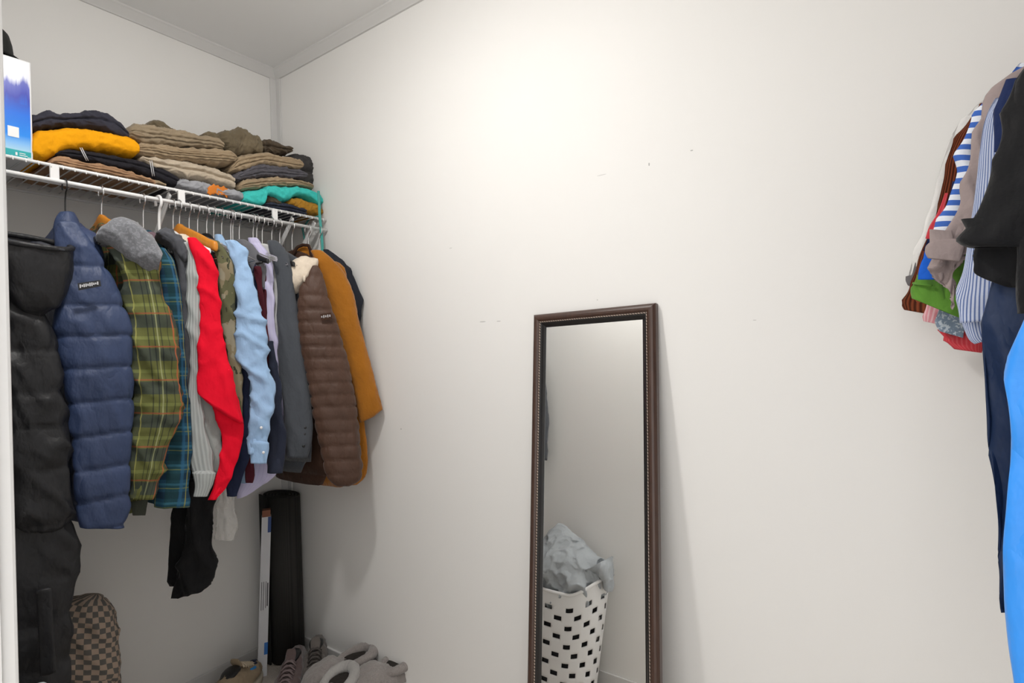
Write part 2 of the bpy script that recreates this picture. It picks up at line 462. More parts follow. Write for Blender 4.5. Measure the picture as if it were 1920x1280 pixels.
# ------------------------------------------------------------------ cloth colours
C = srgb
M['blackcoat'] = cloth('black_nylon', (.012, .012, .014, 1), .5, 0, 120, .15, .3, .4)
M['coatlining'] = cloth('slate_satin_lining', (.035, .038, .05, 1), .4, .1, 100, .1, .4, .4)
M['navypuff'] = cloth('navy_nylon', (.030, .050, .120, 1), .55, 0, 140, .12, .25, .45)
M['greymarl'] = cloth('grey_marl_fleece', (.17, .175, .19, 1), .95, .3, 160, .5, .2, .1, (.21, .215, .235, 1))
dk = (.012, .016, .022, 1)
M['greenplaid'] = patterned('green_plaid_flannel', (.125, .132, .042, 1), [
    ('v', .085, .30, .38, (.035, .048, .055, 1), .72), ('u', .105, .28, .34, (.045, .055, .05, 1), .55), ('v', .085, .80, .10, (.21, .235, .075, 1), .6),
    ('u', .105, .62, .018, dk, .6), ('u', .105, .70, .018, dk, .6), ('u', .105, .80, .018, dk, .6), ('u', .105, .92, .018, dk, .55), ('u', .105, .75, .02, (.36, .38, .20, 1), .6),
    ('v', .085, .06, .045, (.30, .085, .045, 1), .75), ('u', .105, .05, .04, (.46, .12, .05, 1), .8), ('u', .105, .45, .02, (.35, .34, .10, 1), .7)])
M['tealplaid'] = patterned('blue_teal_plaid', (.020, .075, .13, 1), [
    ('v', .05, .30, .36, (.012, .028, .055, 1), .7), ('u', .042, .3, .36, (.014, .05, .05, 1), .65), ('v', .05, .72, .12, (.045, .16, .23, 1), .6),
    ('u', .042, .75, .05, (.30, .28, .05, 1), .65), ('v', .05, .93, .05, (.22, .24, .06, 1), .55), ('u', .042, .55, .10, (.03, .12, .22, 1), .6)])
M['slate'] = cloth('slate_grey_knit', (.085, .088, .10, 1), .9)
M['mauve'] = cloth('mauve_cotton', (.16, .105, .125, 1), .9)
M['greyrib'] = ribbed('light_grey_rib_knit', (.44, .465, .46, 1), .0065, .6, .78)
M['greybody'] = cloth('grey_knit_body', (.33, .345, .335, 1), .95)
M['red'] = cloth('red_knit', (.80, .003, .024, 1), .85, 0, 300, .3, .14)
M['blacktrouser'] = cloth('black_trouser', (.006, .006, .007, 1), .8, .1)
M['lightblue'] = cloth('light_blue_oxford', (.33, .50, .74, 1), .75, .1, 400, .15, .12)
M['maroon'] = cloth('maroon_cotton', (.075, .012, .020, 1), .9)
M['midgrey'] = cloth('mid_grey_cotton', (.15, .15, .165, 1), .9)
M['lavender'] = patterned('lavender_poplin', (.60, .57, .78, 1), [('u', .008, .5, .22, (.48, .44, .70, 1), .5)], .8)
M['whitegrey'] = cloth('pale_grey_shirt', (.55, .55, .55, 1), .85)
M['navy'] = cloth('navy_cotton', (.016, .022, .055, 1), .85)
M['denim'] = cloth('dark_navy_denim', (.022, .027, .048, 1), .85, .1, 500, .5)
M['blazer'] = cloth('charcoal_suiting', (.068, .075, .088, 1), .8, .12, 500, .2, .12)
M['brownpuff'] = cloth('brown_nylon', (.075, .036, .022, 1), .55, .1, 140, .12, .2, .35)
M['brownlining'] = cloth('dark_brown_quilt', (.055, .026, .016, 1), .8)
M['sherpa'] = cloth('cream_sherpa', (.72, .62, .50, 1), 1, .4, 70, 1.0, .2, .1)
M['orangefleece'] = cloth('orange_brown_fleece', (.36, .135, .014, 1), 1, .35, 130, .9, .25, .1)
M['trimbrown'] = cloth('dark_brown_binding', (.03, .013, .008, 1), .8)
M['darkjacket'] = cloth('blue_black_jacket', (.018, .021, .030, 1), .8)
M['label'] = plain('black_label', (.012, .012, .016, 1), .5)
M['print'] = plain('pale_print', (.62, .62, .64, 1), .6)
m, nt, b = newmat('camouflage_cotton'); b.inputs['Roughness'].default_value = .9
n1 = texn(nt, 16, 3, 'Object', (1, 1, .7)); n2 = texn(nt, 23, 3, 'Object', (1.3, 1, .6))
c = mixc(nt, math_(nt, 'GREATER_THAN', n1, .53), (.115, .115, .055, 1), (.24, .20, .12, 1))
c = mixc(nt, math_(nt, 'GREATER_THAN', n2, .58), c, (.045, .048, .026, 1))
c = mixc(nt, math_(nt, 'LESS_THAN', n2, .39), c, (.30, .27, .19, 1)); nt.links.new(c, b.inputs['Base Color']); M['camo'] = m
m, nt, b = newmat('clear_plastic'); b.inputs['Base Color'].default_value = (.9, .9, .9, 1); b.inputs['Roughness'].default_value = .12
b.inputs['Transmission Weight'].default_value = .85; b.inputs['IOR'].default_value = 1.3; M['clear'] = m
m, nt, b = newmat('thin_poly_film'); b.inputs['Base Color'].default_value = (.85, .83, .80, 1); b.inputs['Roughness'].default_value = .2
b.inputs['Alpha'].default_value = .30; M['film'] = m

# ------------------------------------------------------------------ hangers
def hanger(kind, y, label, group=None, zc=1.600, tilt=0.0, x0=None, rz=None, hw=.205):
    """hook over the rod, sloping shoulders (kind: wood, black, white, clear, wire)"""
    x0 = SX+.004 if x0 is None else x0; rz = RZ if rz is None else rz
    mat = {'wood': M['hangerwood'], 'black': M['blackplastic'], 'white': M['whiteplastic'], 'clear': M['clear'], 'wire': M['chrome'], 'blackhook': M['blackplastic'], 'whitebar': M['whiteplastic']}[kind]
    hookm = M['chrome'] if kind in ('wood', 'clear', 'wire', 'black', 'whitebar') else mat
    t = thing('clothes_hanger', label, 'hanger', (x0, y, zc), group)
    R_ = .0195; rr = .0018 if kind != 'white' else .0042
    zz = rz+.0075-R_+.002
    pts = [(x0+R_*math.cos(a), y+tilt*.02*math.cos(a), zz+R_*math.sin(a)) for a in [PI*(1.12-1.47*i/16) for i in range(17)]]
    e = V(pts[-1]); pts += [(e.x-.006, y, e.z-.016), (x0+.001, y, zz-.045), (x0, y, zc+.012), (x0, y, zc-.004)]
    hk = tube('hook', pts, rr, hookm, t, 7)
    if kind in ('wood', 'black', 'blackhook', 'clear', 'white', 'whitebar'):
        wd = .0095 if kind == 'wood' else .006
        ht = .021 if kind == 'wood' else (.012 if kind != 'white' else .006)
        rows = []
        for k in range(-6, 7):
            s = k/6; x = x0+s*hw; z = zc-.006-abs(s)**1.25*.072+(.006 if k == 0 else 0)
            rows.append((V((x, y+.008*abs(s)**2, z-ht*(.6 if abs(s) < .95 else .4))), V((0, wd*(1-.25*abs(s)), 0)), V((0, 0, ht*(1.15-.45*abs(s))))))
        loft('shoulder_bar', rows, mat, t, 30, 12, 2.6)
        if kind in ('white', 'black', 'blackhook', 'whitebar'):
            tube('lower_bar', [(x0-hw+.02, y, zc-.085), (x0+hw-.02, y, zc-.085)], .004, mat, t, 8)
        if kind == 'clear':
            for s in (-1, 1):
                box('clip', (x0+s*.13-.010, y-.008, zc-.085), (x0+s*.13+.010, y+.008, zc-.045), M['chrome'], t, .002)
    else:
        tube('shoulder_bar', [(x0, y, zc), (x0-hw, y, zc-.085), (x0+hw, y, zc-.085), (x0, y, zc)], .0016, mat, t, 6)
    return t

# ------------------------------------------------------------------ garments
def rows_of(anc, spec, depth, dmin=.0):
    """spec rows: (py, left px, right px[, slope]) read as points of the upright plane at anc"""
    n = vdir(*anc); out = []
    for s in spec:
        sl = s[3] if len(s) > 3 else 0
        a = at(s[1], s[0]-sl, anc); b_ = at(s[2], s[0]+sl, anc)
        w = (b_-a)/2; out.append(((a+b_)/2, w, n*max(depth*w.length, dmin)))
    return out
def body_rows(x0, y, zt, sh, hem, hd, flare=0, neck=.055, drop=.075):
    r = []
    for z, w, d in ((zt, neck*.8, .35), (zt-.012, neck+.02, .5), (zt-.035, sh*.62, .7), (zt-drop*.85, sh*.93, .9), (zt-drop-.03, sh, 1),
                    (zt-drop-.14, sh*.98, 1.1), ((zt+hem)/2, sh*.97+flare*.5, 1.15), (hem+.03, sh+flare, 1.1), (hem, sh+flare, 1.0)):
        r.append((V((x0, y, z)), V((w, 0, 0)), V((0, hd*d, 0))))
    return r
def garment(name, label, cat, y, sleeve=None, anc=None, mat=None, body=None, depth=.5, disp=None, sdisp=None, group='clothes on the coat rod', n=46, x0=None, cuff=2, far=True, zt=1.598, sh=.195, dmin=0, m=30, back=True, bx=0.0, bodymat=None):
    x0 = SX+.004 if x0 is None else x0
    t = thing(name, label, cat, (x0, y, zt), group)
    if body:
        hem, hd = body
        loft('body', body_rows(x0+bx, y, zt, sh, hem, hd), bodymat or mat, t, 36, 32, 2.6, disp or wrinkle(y*37, hd*.16), (1, 2))
    if sleeve:
        loft('sleeve', rows_of(anc, sleeve, depth, dmin), mat, t, n, m, 2.3, sdisp or wrinkle(y*53+2, .005), (1, cuff))
    if far and body:
        s = -1
        hd = min(body[1], .03)
        rr = [(V((x0-.17, y, zt-.075)), V((.03, 0, 0)), V((0, hd*.8, 0))), (V((x0-sh+.005, y, zt-.13)), V((.045, 0, 0)), V((0, hd, 0))),
              (V((x0-sh-.02, y, zt-.35)), V((.045, 0, 0)), V((0, hd, 0))), (V((x0-sh-.03, y, body[0]+.02)), V((.035, 0, 0)), V((0, hd*.8, 0)))]
        loft('sleeve', rr, mat, t, 24, 20, 2.3, wrinkle(y*11, .004), (1, 2))
    return t
def patch(t, name, pts, mat, anc, fwd):
    n = vdir(*anc)
    vs = [at(px, py, anc)-n*fwd for px, py in pts]; vs += [v+n*.003 for v in vs]
    return mesh(name, vs, [(3, 2, 1, 0), (4, 5, 6, 7), (0, 1, 5, 4), (1, 2, 6, 5), (2, 3, 7, 6), (3, 0, 4, 7)], mat, t, False)
def zof(py, px, anc): return at(px, py, anc).z

Y = {k: rod_y(v) for k, v in dict(black=45, navy=120, green=188, teal=266, slate=296, rib=322, red=334, trouser=368, camo=385, blue=413, maroon=446, navysh=430, lav=472, pale=489, blazer=507, brown=545, orange=578).items()}
Y['dark'] = -.045

# --- long black puffer coat with hood
anc = (.55, -.93)
g = garment('puffer_coat', 'long black hooded puffer coat hanging at the doorway side of the navy puffer', 'coat', -.955, [
    (470, -75, 20), (520, -70, 52), (570, -60, 74), (640, -48, 97), (720, -35, 116), (800, -24, 128), (880, -12, 135), (940, 0, 138), (975, 12, 134), (990, 25, 120)],
    anc, M['blackcoat'], None, .45, sdisp=quilt(3, [zof(p, 60, anc) for p in (560, 655, 735, 800, 880, 985)], .007, .008), cuff=1, n=84, m=48)
anc2 = (.52, -.95)
loft('body', rows_of(anc2, [(520, -170, -20), (600, -170, 40), (720, -170, 85), (850, -170, 110), (940, -170, 128), (1000, -170, 143), (1060, -170, 149), (1110, -170, 143), (1180, -170, 137), (1240, -170, 136), (1290, -170, 133), (1330, -165, 128)], .25),
     M['blackcoat'], g, 80, 52, 2.6, quilt(8, [zof(p, 60, anc2) for p in (700, 860, 985, 1085, 1165, 1250, 1330)], .008, .008), (1, 2))
# hood pouch: bowl, lining and rolled rim
def bowl(name, parent, anc, rim, bot, mat, lin, depth=.55, rimr=.008, seed=1):
    """rim: (px,py) left and right tips, bot: lowest px; a hanging hood seen from the side, open at the top"""
    n_ = vdir(*anc); a = at(*rim[0], anc); b_ = at(*rim[1], anc); c = (a+b_)/2; w = (b_-a)/2; lo = at(*bot, anc)
    rows = []
    for t_ in (0, .12, .3, .5, .7, .85, .96):
        k = math.sqrt(max(0, 1-t_*t_)); cc = c.lerp(lo, t_); rows.append((cc, w*(k*.97+.03), (n_*depth+V((0, 0, .24)))*w.length*(k*.95+.05)))
    loft(name, rows, mat, parent, 26, 40, 2.1, wrinkle(seed, .0025, 9, 7, .1), (0, 1))
    rows2 = [(rows[0][0].lerp(lo, t_)+V((0, 0, .004)), rows[0][1]*k, rows[0][2]*k) for t_, k in ((.0, .95), (.06, .88), (.14, .72), (.2, .5), (.22, .25))]
    loft('hood_lining', rows2, lin, parent, 20, 40, 2.1, wrinkle(seed+4, .010, 18, 16, .1), (0, 1))
    pts = [];
    for j in range(41):
        q = 2*PI*j/40; pts.append(c+w*.985*math.cos(q)+(n_*depth+V((0, 0, .24)))*w.length*.985*math.sin(q))
    tube('hood_rim', pts, rimr, mat, parent, 8)
bowl('hood', g, (.56, -.93), ((-40, 436), (136, 466)), (66, 590), M['blackcoat'], M['coatlining'], .75, .0065, 5)
an3 = (.62, -.93)
pts = [at(px, py, (.605, -.93)) for px, py in ((82, 1105), (84, 1140), (86, 1180), (88, 1220), (90, 1262))]
loft('zip_placket', [(p, V((.010, .022, 0))*.55, vdir(.6, -.93)*.006) for p in pts], M['blackcoat'], g, 20, 14, 3, None, (1, 1))

# --- navy puffer jacket
anc = (.56, -.83)
seams = [zof(p, 180, anc) for p in (500, 574, 631, 690, 752, 815, 878, 936, 992)]
g = garment('puffer_jacket', 'navy blue quilted puffer jacket with a small black sleeve label', 'jacket', Y['navy'], [
    (418, 108, 146), (440, 100, 163), (470, 102, 180), (500, 106, 196), (540, 106, 216), (575, 103, 233), (615, 101, 246), (660, 104, 249), (720, 116, 248), (790, 128, 247), (860, 136, 246), (920, 141, 242), (960, 144, 239), (988, 148, 234)],
    anc, M['navypuff'], (.86, .042), .42, quilt(5, [.86+.065*i for i in range(12)], .008), quilt(7, seams, .008, .0045), n=150, m=44)
loft('collar', rows_of((.42, -.83), [(398, 112, 138), (410, 104, 148), (430, 100, 156), (455, 100, 165)], .8), M['navypuff'], g, 14, 26, 2.3, wrinkle(3, .004), (2, 0))
lb = patch(g, 'sleeve_label', [(147, 536), (188, 530), (190, 541), (149, 549)], M['label'], (.56, -.83), .058)
bm = bmesh.new(); na = vdir(.56, -.83)
for i, hgt in enumerate((1, .6, .9, .9, .6, 1, 1, .6, .5, .9)):
    p = at(152+i*3.5, 541.5-i*.62, (.56, -.83))-na*.0598
    bm_box(bm, p-V((.0012, .0011, .004*hgt)), p+V((.0006, .0011, .004*hgt)))
frombm('label_print', bm, M['print'], lb); lb.children[0].matrix_parent_inverse = Matrix()

# --- green plaid shirt jacket with grey hood
anc = (.56, -.735)
g = garment('plaid_shirt_jacket', 'olive green plaid shirt jacket with grey marl hood on wooden hanger', 'jacket', Y['green'], [
    (462, 208, 282), (490, 214, 298), (530, 224, 309), (580, 232, 319), (640, 238, 328), (700, 242, 336), (750, 243, 340), (790, 242, 335), (840, 240, 318), (890, 239, 302), (935, 240, 284)],
    anc, M['greenplaid'], (.86, .04), .45, n=70, m=40, sdisp=wrinkle(14, .008, 8, 7))
loft('lining_hem', rows_of((.50, -.74), [(920, 243, 282), (945, 243, 280), (966, 246, 276)], .4), cloth('hem_grey', (.06, .065, .05, 1)), g, 12, 22, 2.4, wrinkle(2, .004), (1, 2))
hd = []
nn = vdir(.56, -.735)
for px, py, dx, dy in ((194, 440, 12, 18), (212, 440, 13, 27), (236, 449, 14, 33), (262, 464, 13, 33), (284, 480, 12, 27), (300, 495, 7, 15)):
    a = at(px-dx*.62, py+dy, (.56, -.735)); b_ = at(px+dx*.62, py-dy, (.56, -.735)); hd.append(((a+b_)/2, (b_-a)/2, nn*.055))
loft('hood', hd, M['greymarl'], g, 60, 44, 2.6, wrinkle(9, .006, 9, 8, .15), (1, 2))

# --- teal plaid shirt
g = garment('plaid_shirt', 'blue and teal plaid shirt between green plaid jacket and grey knits', 'shirt', Y['teal'], [
    (466, 285, 312), (490, 292, 327), (530, 302, 336), (600, 310, 343), (700, 316, 350), (800, 305, 356), (880, 292, 357), (925, 288, 354), (950, 286, 349)],
    (.54, -.645), M['tealplaid'], (.85, .02), .4, sh=.155, n=60, m=34)
loft('collar', rows_of((.40, -.645), [(438, 274, 292), (452, 276, 302), (470, 280, 312)], .9), M['mauve'], g, 12, 22, 2.3, wrinkle(3, .003), (1, 0))

# --- slate hoodie
g = garment('hooded_top', 'slate grey knit top on white hanger beside light grey ribbed sweater', 'sweater', Y['slate'], [
    (452, 318, 342), (475, 326, 352), (520, 336, 357), (600, 340, 361), (700, 343, 364), (800, 345, 366), (880, 348, 366)], (.52, -.605), M['slate'], (.95, .018), .6, sh=.155, n=50)
hd = []
for px, py, dx, dy in ((302, 440, 9, 8), (314, 444, 11, 12), (330, 456, 11, 14), (343, 472, 9, 14), (350, 486, 6, 10)):
    a = at(px-dx, py+dy, (.50, -.605)); b_ = at(px+dx*.6, py-dy, (.50, -.605)); hd.append(((a+b_)/2, (b_-a)/2, vdir(.5, -.605)*.045))
loft('hood', hd, M['slate'], g, 26, 26, 2.2, wrinkle(4, .006, 16, 12), (1, 1))

# --- light grey ribbed sweater
g = garment('ribbed_sweater', 'light grey ribbed knit sweater with drooping sleeve cuff beside red sweater', 'sweater', Y['rib'], [
    (456, 342, 364), (478, 350, 375), (520, 353, 379), (600, 353, 378), (680, 354, 378), (750, 354, 380), (810, 355, 386), (860, 357, 396), (885, 361, 402), (897, 366, 404)],
    (.55, -.575), M['greyrib'], (1.0, .016), .55, sh=.155, n=70, cuff=1)
loft('cuff', rows_of((.56, -.575), [(886, 362, 402), (896, 364, 400), (912, 366, 397), (930, 364, 389)], .5), M['greyrib'], g, 14, 28, 2.3, wrinkle(6, .003), (1, 2))
loft('lower_body', rows_of((.53, -.57), [(720, 366, 396), (780, 368, 408), (830, 374, 417), (870, 380, 419), (885, 386, 414)], .35), M['greybody'], g, 24, 28, 2.4, wrinkle(16, .006), (1, 1))
loft('collar', rows_of((.40, -.575), [(443, 330, 352), (452, 328, 362), (466, 334, 372)], .9), M['sherpa'], g, 12, 22, 2.2, wrinkle(8, .003), (1, 0))

# --- red sweater
g = garment('red_sweater', 'bright red knit sweater with folded sleeve on wooden hanger', 'sweater', Y['red'], [
    (446, 352, 366), (462, 356, 384), (485, 363, 399), (530, 372, 407), (600, 373, 417), (680, 372, 430), (725, 371, 441, 6), (750, 371, 449, 16), (766, 373, 456, 27)],
    (.58, -.545), M['red'], (1.05, .016), .38, sh=.155, n=70, m=40, sdisp=wrinkle(31, .0045, 8, 6), cuff=1)
loft('forearm', rows_of((.565, -.543), [(730, 385, 440), (770, 404, 452), (800, 413, 456), (835, 416, 454), (872, 409, 443), (910, 398, 426), (937, 387, 408)], .35), M['red'], g, 50, 34, 2.3, wrinkle(33, .004, 8, 6), (1, 2))

# --- black trousers on a clip hanger
g = thing('black_trousers', 'black trousers folded long, hanging below the grey sweater', 'trousers', (.32, Y['trouser'], 1.50), 'clothes on the coat rod')
loft('trouser_leg', rows_of((.42, -.49), [(470, 386, 402), (560, 380, 410), (700, 360, 412), (850, 335, 408), (930, 326, 405), (980, 317, 402), (1030, 312, 400), (1070, 311, 401), (1090, 312, 392), (1098, 318, 372)], .22), M['blacktrouser'], g, 60, 36, 2.5, wrinkle(41, .010, 12, 3), (1, 2))
loft('trouser_leg', rows_of((.47, -.485), [(900, 345, 404), (980, 345, 401), (1030, 340, 398), (1065, 333, 403), (1085, 327, 400, 3), (1105, 319, 372, 4), (1121, 317, 338)], .3), M['blacktrouser'], g, 50, 34, 2.5, wrinkle(44, .010, 12, 3), (1, 2))

# --- camouflage shirt
garment('camouflage_shirt', 'camouflage shirt between red sweater and light blue shirt', 'shirt', Y['camo'], [
    (452, 398, 412), (470, 402, 425), (500, 408, 437), (550, 412, 441), (600, 417, 442), (660, 425, 448), (720, 436, 453), (790, 444, 457)], (.53, -.475), M['camo'], (1.0, .014), .5, sh=.155, n=50)
loft('collar', rows_of((.38, Y['camo']), [(440, 375, 398), (452, 378, 405), (475, 385, 412)], .6), M['blacktrouser'], bpy.data.objects['camouflage_shirt'], 12, 22, 2.3, wrinkle(3, .003), (1, 0))

# --- light blue shirt
g = garment('light_blue_shirt', 'light blue button-cuff dress shirt hanging beside camouflage shirt', 'shirt', Y['blue'], [
    (452, 420, 448), (470, 430, 461), (505, 438, 472), (550, 441, 483), (600, 441, 495), (640, 442, 501), (675, 447, 505), (700, 458, 513, 6), (725, 470, 516, 4), (760, 471, 511), (800, 469, 506), (832, 468, 503), (850, 468, 501)],
    (.57, -.42), M['lightblue'], (.86, .014), .42, sh=.155, n=80, m=38, sdisp=wrinkle(61, .007, 9, 8))
loft('collar', rows_of((.40, Y['blue']), [(440, 401, 418), (450, 402, 424), (464, 405, 430)], .9), M['lightblue'], g, 12, 24, 2.4, wrinkle(3, .002), (2, 0))
cf = loft('cuff', rows_of((.575, -.42), [(830, 467, 504), (840, 467, 503), (868, 468, 500)], .5), M['lightblue'], g, 10, 28, 2.5, wrinkle(5, .002), (1, 2))
loft('side_seam_panel', rows_of((.50, -.42), [(610, 440, 458), (660, 443, 466), (700, 452, 470)], .4), M['lightblue'], g, 16, 24, 2.4, wrinkle(65, .004), (1, 1))
for px, py in ((494, 846), (490, 800)):
    p = at(px, py, (.575, -.42))-vdir(.575, -.42)*.020
    frombm('cuff_button', (lambda bm: (bmesh.ops.create_uvsphere(bm, u_segments=10, v_segments=6, radius=.0045, matrix=Matrix.Translation(p) @ Matrix.Diagonal((.6, 1, 1, 1))), bm)[1])(bmesh.new()), M['whiteplastic'], g, True)

# --- the narrow shirts behind it
g = garment('navy_shirt', 'navy blue shirt with hem showing under the light blue shirt', 'shirt', Y['navysh'], [
    (600, 440, 462), (700, 444, 466), (800, 442, 468), (860, 436, 466), (905, 428, 452), (930, 425, 442)], (.50, -.44), M['navy'], (.98, .012), .35, sh=.155, n=46)
g = garment('maroon_shirt', 'maroon shirt, a narrow strip showing between grey and lavender shirts', 'shirt', Y['maroon'], [
    (500, 476, 489), (560, 483, 496), (620, 488, 501), (700, 486, 504), (800, 474, 500), (860, 462, 480), (905, 461, 473)], (.50, -.375), M['maroon'], (1.0, .012), .45, sh=.155, n=46)
g = garment('grey_shirt', 'mid grey short shirt under clear hanger beside the maroon shirt', 'shirt', Y['maroon']-.022, [
    (450, 444, 462), (470, 455, 480), (490, 465, 492), (510, 474, 497), (540, 478, 492)], (.46, -.385), M['midgrey'], (1.1, .010), .45, sh=.155, n=26, cuff=1)
g = garment('lavender_shirt', 'pale lavender dress shirt with its tail showing below the blue cuff', 'shirt', Y['lav'], [
    (456, 470, 484), (475, 481, 502), (510, 491, 511), (570, 497, 514), (650, 504, 520), (720, 512, 526), (800, 512, 530)], (.49, -.315), M['lavender'], (1.0, .012), .4, sh=.155, n=46)
loft('shirt_tail', rows_of((.42, -.33), [(840, 470, 520), (880, 458, 518), (900, 450, 515, -8), (918, 444, 492, -8), (932, 444, 462, -3)], .18), M['lavender'], g, 24, 28, 2.6, wrinkle(6, .003), (1, 2))
loft('collar', rows_of((.40, Y['lav']), [(446, 464, 482), (456, 466, 490), (472, 472, 500)], .7), M['lavender'], g, 12, 22, 2.4, wrinkle(3, .002), (2, 0))
g = garment('pale_grey_shirt', 'pale grey shirt pressed against the charcoal blazer', 'shirt', Y['pale'], [
    (458, 486, 500), (478, 498, 513), (520, 507, 521), (600, 512, 525), (680, 518, 529), (760, 522, 531)], (.48, -.285), M['whitegrey'], (1.0, .011), .45, sh=.155, n=40)
g = garment('denim_jacket', 'dark navy denim sleeve hanging between light blue cuff and blazer', 'jacket', Y['pale']-.02, [
    (640, 500, 514), (700, 505, 523), (760, 508, 530), (820, 503, 536), (850, 500, 537), (886, 500, 533)], (.535, -.345), M['denim'], (.92, .012), .4, sh=.155, n=46)

# --- charcoal blazer
g = garment('charcoal_blazer', 'charcoal grey suit blazer with four cuff buttons', 'blazer', Y['blazer'], [
    (452, 500, 520), (468, 504, 536), (495, 512, 547), (540, 518, 552), (600, 521, 558), (680, 525, 570), (750, 530, 581), (800, 534, 586), (835, 536, 582), (857, 538, 577)],
    (.54, -.245), M['blazer'], (.86, .020), .5, n=60, m=36, sdisp=wrinkle(71, .0035, 7, 3, .1))
for py, px in ((800, 572), (812, 571), (823, 570), (834, 569)):
    p = at(px, py, (.54, -.245))-vdir(.54, -.245)*.0165
    frombm('cuff_button', (lambda bm: (bmesh.ops.create_uvsphere(bm, u_segments=10, v_segments=6, radius=.0062, matrix=Matrix.Translation(p)), bm)[1])(bmesh.new()), M['blackplastic'], g, True)

# --- brown puffer with sherpa hood
anc = (.60, -.175)
seams = [zof(p, 620, anc) for p in (520, 557, 583, 605, 628, 651, 674, 697, 719, 742, 764, 788, 812, 837, 863, 888, 915)]
g = garment('brown_puffer_jacket', 'brown narrow-quilted puffer jacket with cream sherpa-lined hood', 'jacket', Y['brown'], [
    (498, 587, 595), (513, 580, 603), (530, 569, 608), (546, 560, 613), (590, 557, 626), (640, 562, 641), (690, 572, 655), (740, 581, 664), (790, 590, 671), (840, 600, 676), (880, 609, 679), (900, 618, 674), (911, 630, 658)],
    anc, M['brownpuff'], (.80, .035), .40, quilt(15, [.8+.042*i for i in range(20)], .005), quilt(17, seams, .0065, .003), n=110, m=44, bodymat=M['brownlining'])
hd = []
for px, py, dx, dy in ((549, 517, 6, 30), (560, 516, 9, 34), (574, 510, 9, 28), (588, 502, 7, 18)):
    a = at(px-dx*.4, py+dy, (.53, -.195)); b_ = at(px+dx*.4, py-dy, (.53, -.195)); hd.append(((a+b_)/2, (b_-a)/2, vdir(.53, -.195)*.045))
loft('sherpa_hood', hd, M['sherpa'], g, 34, 40, 2.2, lambda u, v, a, t, p: .0035*nz(p.x*70, p.y*70, p.z*70)+.006*nz(p.x*25, p.y*25, p.z*25), (1, 1))
for px, py in ((571, 524), (604, 536)):
    p = at(px, py, (.58, -.175))-vdir(.58, -.175)*.022
    tube('toggle', [p+V((0, 0, .010)), p-V((0, 0, .010))], .0045, M['sherpa'], g, 8)
lb = patch(g, 'sleeve_label', [(601, 590), (621, 587), (623, 599), (603, 602)], M['brownlining'], anc, .034)
bm = bmesh.new(); na = vdir(*anc)
for i, hgt in enumerate((.6, 1, .7, 1, .8)):
    p = at(604+i*3.7, 595-i*.5, anc)-na*.0358; bm_box(bm, p-V((.0014, .0012, .0045*hgt)), p+V((.0010, .0012, .0045*hgt)))
frombm('label_print', bm, M['print'], lb); lb.children[0].matrix_parent_inverse = Matrix()

# --- orange-brown fleece
anc = (.56, -.105)
fz = lambda u, v, a, t, p: .0022*nz(p.x*90, p.y*90, p.z*60)+.006*nz(p.x*14+3, p.y*14, p.z*5)
g = garment('fleece_jacket', 'orange brown fleece jacket with dark bound collar next to the wall', 'jacket', -.088, [
    (470, 582, 604), (485, 588, 622), (510, 598, 644), (550, 612, 662), (600, 628, 673), (650, 643, 686), (700, 655, 700), (740, 663, 711), (765, 668, 718), (776, 672, 714, -6), (786, 675, 702, -6)],
    anc, M['orangefleece'], (.78, .030), .40, fz, fz, n=70, m=40, bx=.02)
loft('front_panel', rows_of((.53, -.115), [(480, 585, 606), (530, 600, 630), (600, 620, 650), (700, 645, 668), (800, 652, 684), (860, 655, 690), (893, 650, 686), (908, 636, 668)], .3), M['orangefleece'], g, 60, 28, 2.4, fz, (1, 2))
pts = [at(px, py, (.43, -.10)) for px, py in ((549, 484), (551, 472), (558, 463), (568, 459), (578, 460), (582, 468), (584, 482), (590, 500), (597, 520), (604, 545))]
rows = [(p, V((.004, .004, 0)), V((0, 0, .006))) for p in pts]
tube('collar_binding', pts, .006, M['trimbrown'], g, 8)
loft('collar', rows_of((.40, -.075), [(461, 560, 580), (468, 553, 584), (485, 550, 588), (505, 556, 592)], .8), M['orangefleece'], g, 14, 26, 2.2, fz, (1, 0))

# --- blue-black jacket on the wall side, hung by a teal strap
g = garment('dark_jacket', 'blue-black jacket squeezed between the fleece and the back wall', 'jacket', -.040, [
    (468, 604, 618), (485, 610, 640), (510, 626, 660), (540, 645, 673), (565, 655, 678), (585, 658, 675), (640, 655, 672)], (.50, -.045), M['darkjacket'], (1.0, .014), .35, n=40)
st = thing('teal_strap', 'thin teal strap looped over the shelf edge beside the fleece', 'strap', (.33, -.03, 1.6))
a = at(595, 358, (.30, -.03)); pts = [at(px, py, (.335, -.03)) for px, py in ((597, 358), (598.5, 380), (599.5, 405), (602, 430), (604, 455), (605, 480))]
loft('strap_band', [(p, V((.003, .0035, 0))*1.1, V((.0010, -.0008, 0))) for p in pts], plain('teal_webbing', (.05, .33, .30, 1), .7), st, 24, 10, 3, None, (1, 1))
pts = [V((.318, -.030, SZ+.012)), V((.25, -.03, SZ+.012)), V((.2, -.03, SZ-.02)), V((.22, -.03, SZ-.10)), V((.30, -.03, 1.58))]
tube('strap_loop', pts, .0035, plain('teal_cord', (.04, .22, .2, 1), .7), st, 8)

# --- thin clear plastic garment bag hem
g = thing('plastic_garment_bag', 'clear crinkled plastic bag hanging below the narrow shirts', 'bag', (.32, -.43, 1.0))
loft('bag_film', rows_of((.42, -.43), [(840, 425, 440), (900, 414, 436), (940, 408, 440), (980, 404, 444), (1012, 402, 440)], .35), M['film'], g, 40, 36, 2.3, wrinkle(77, .006, 20, 10), (0, 0))

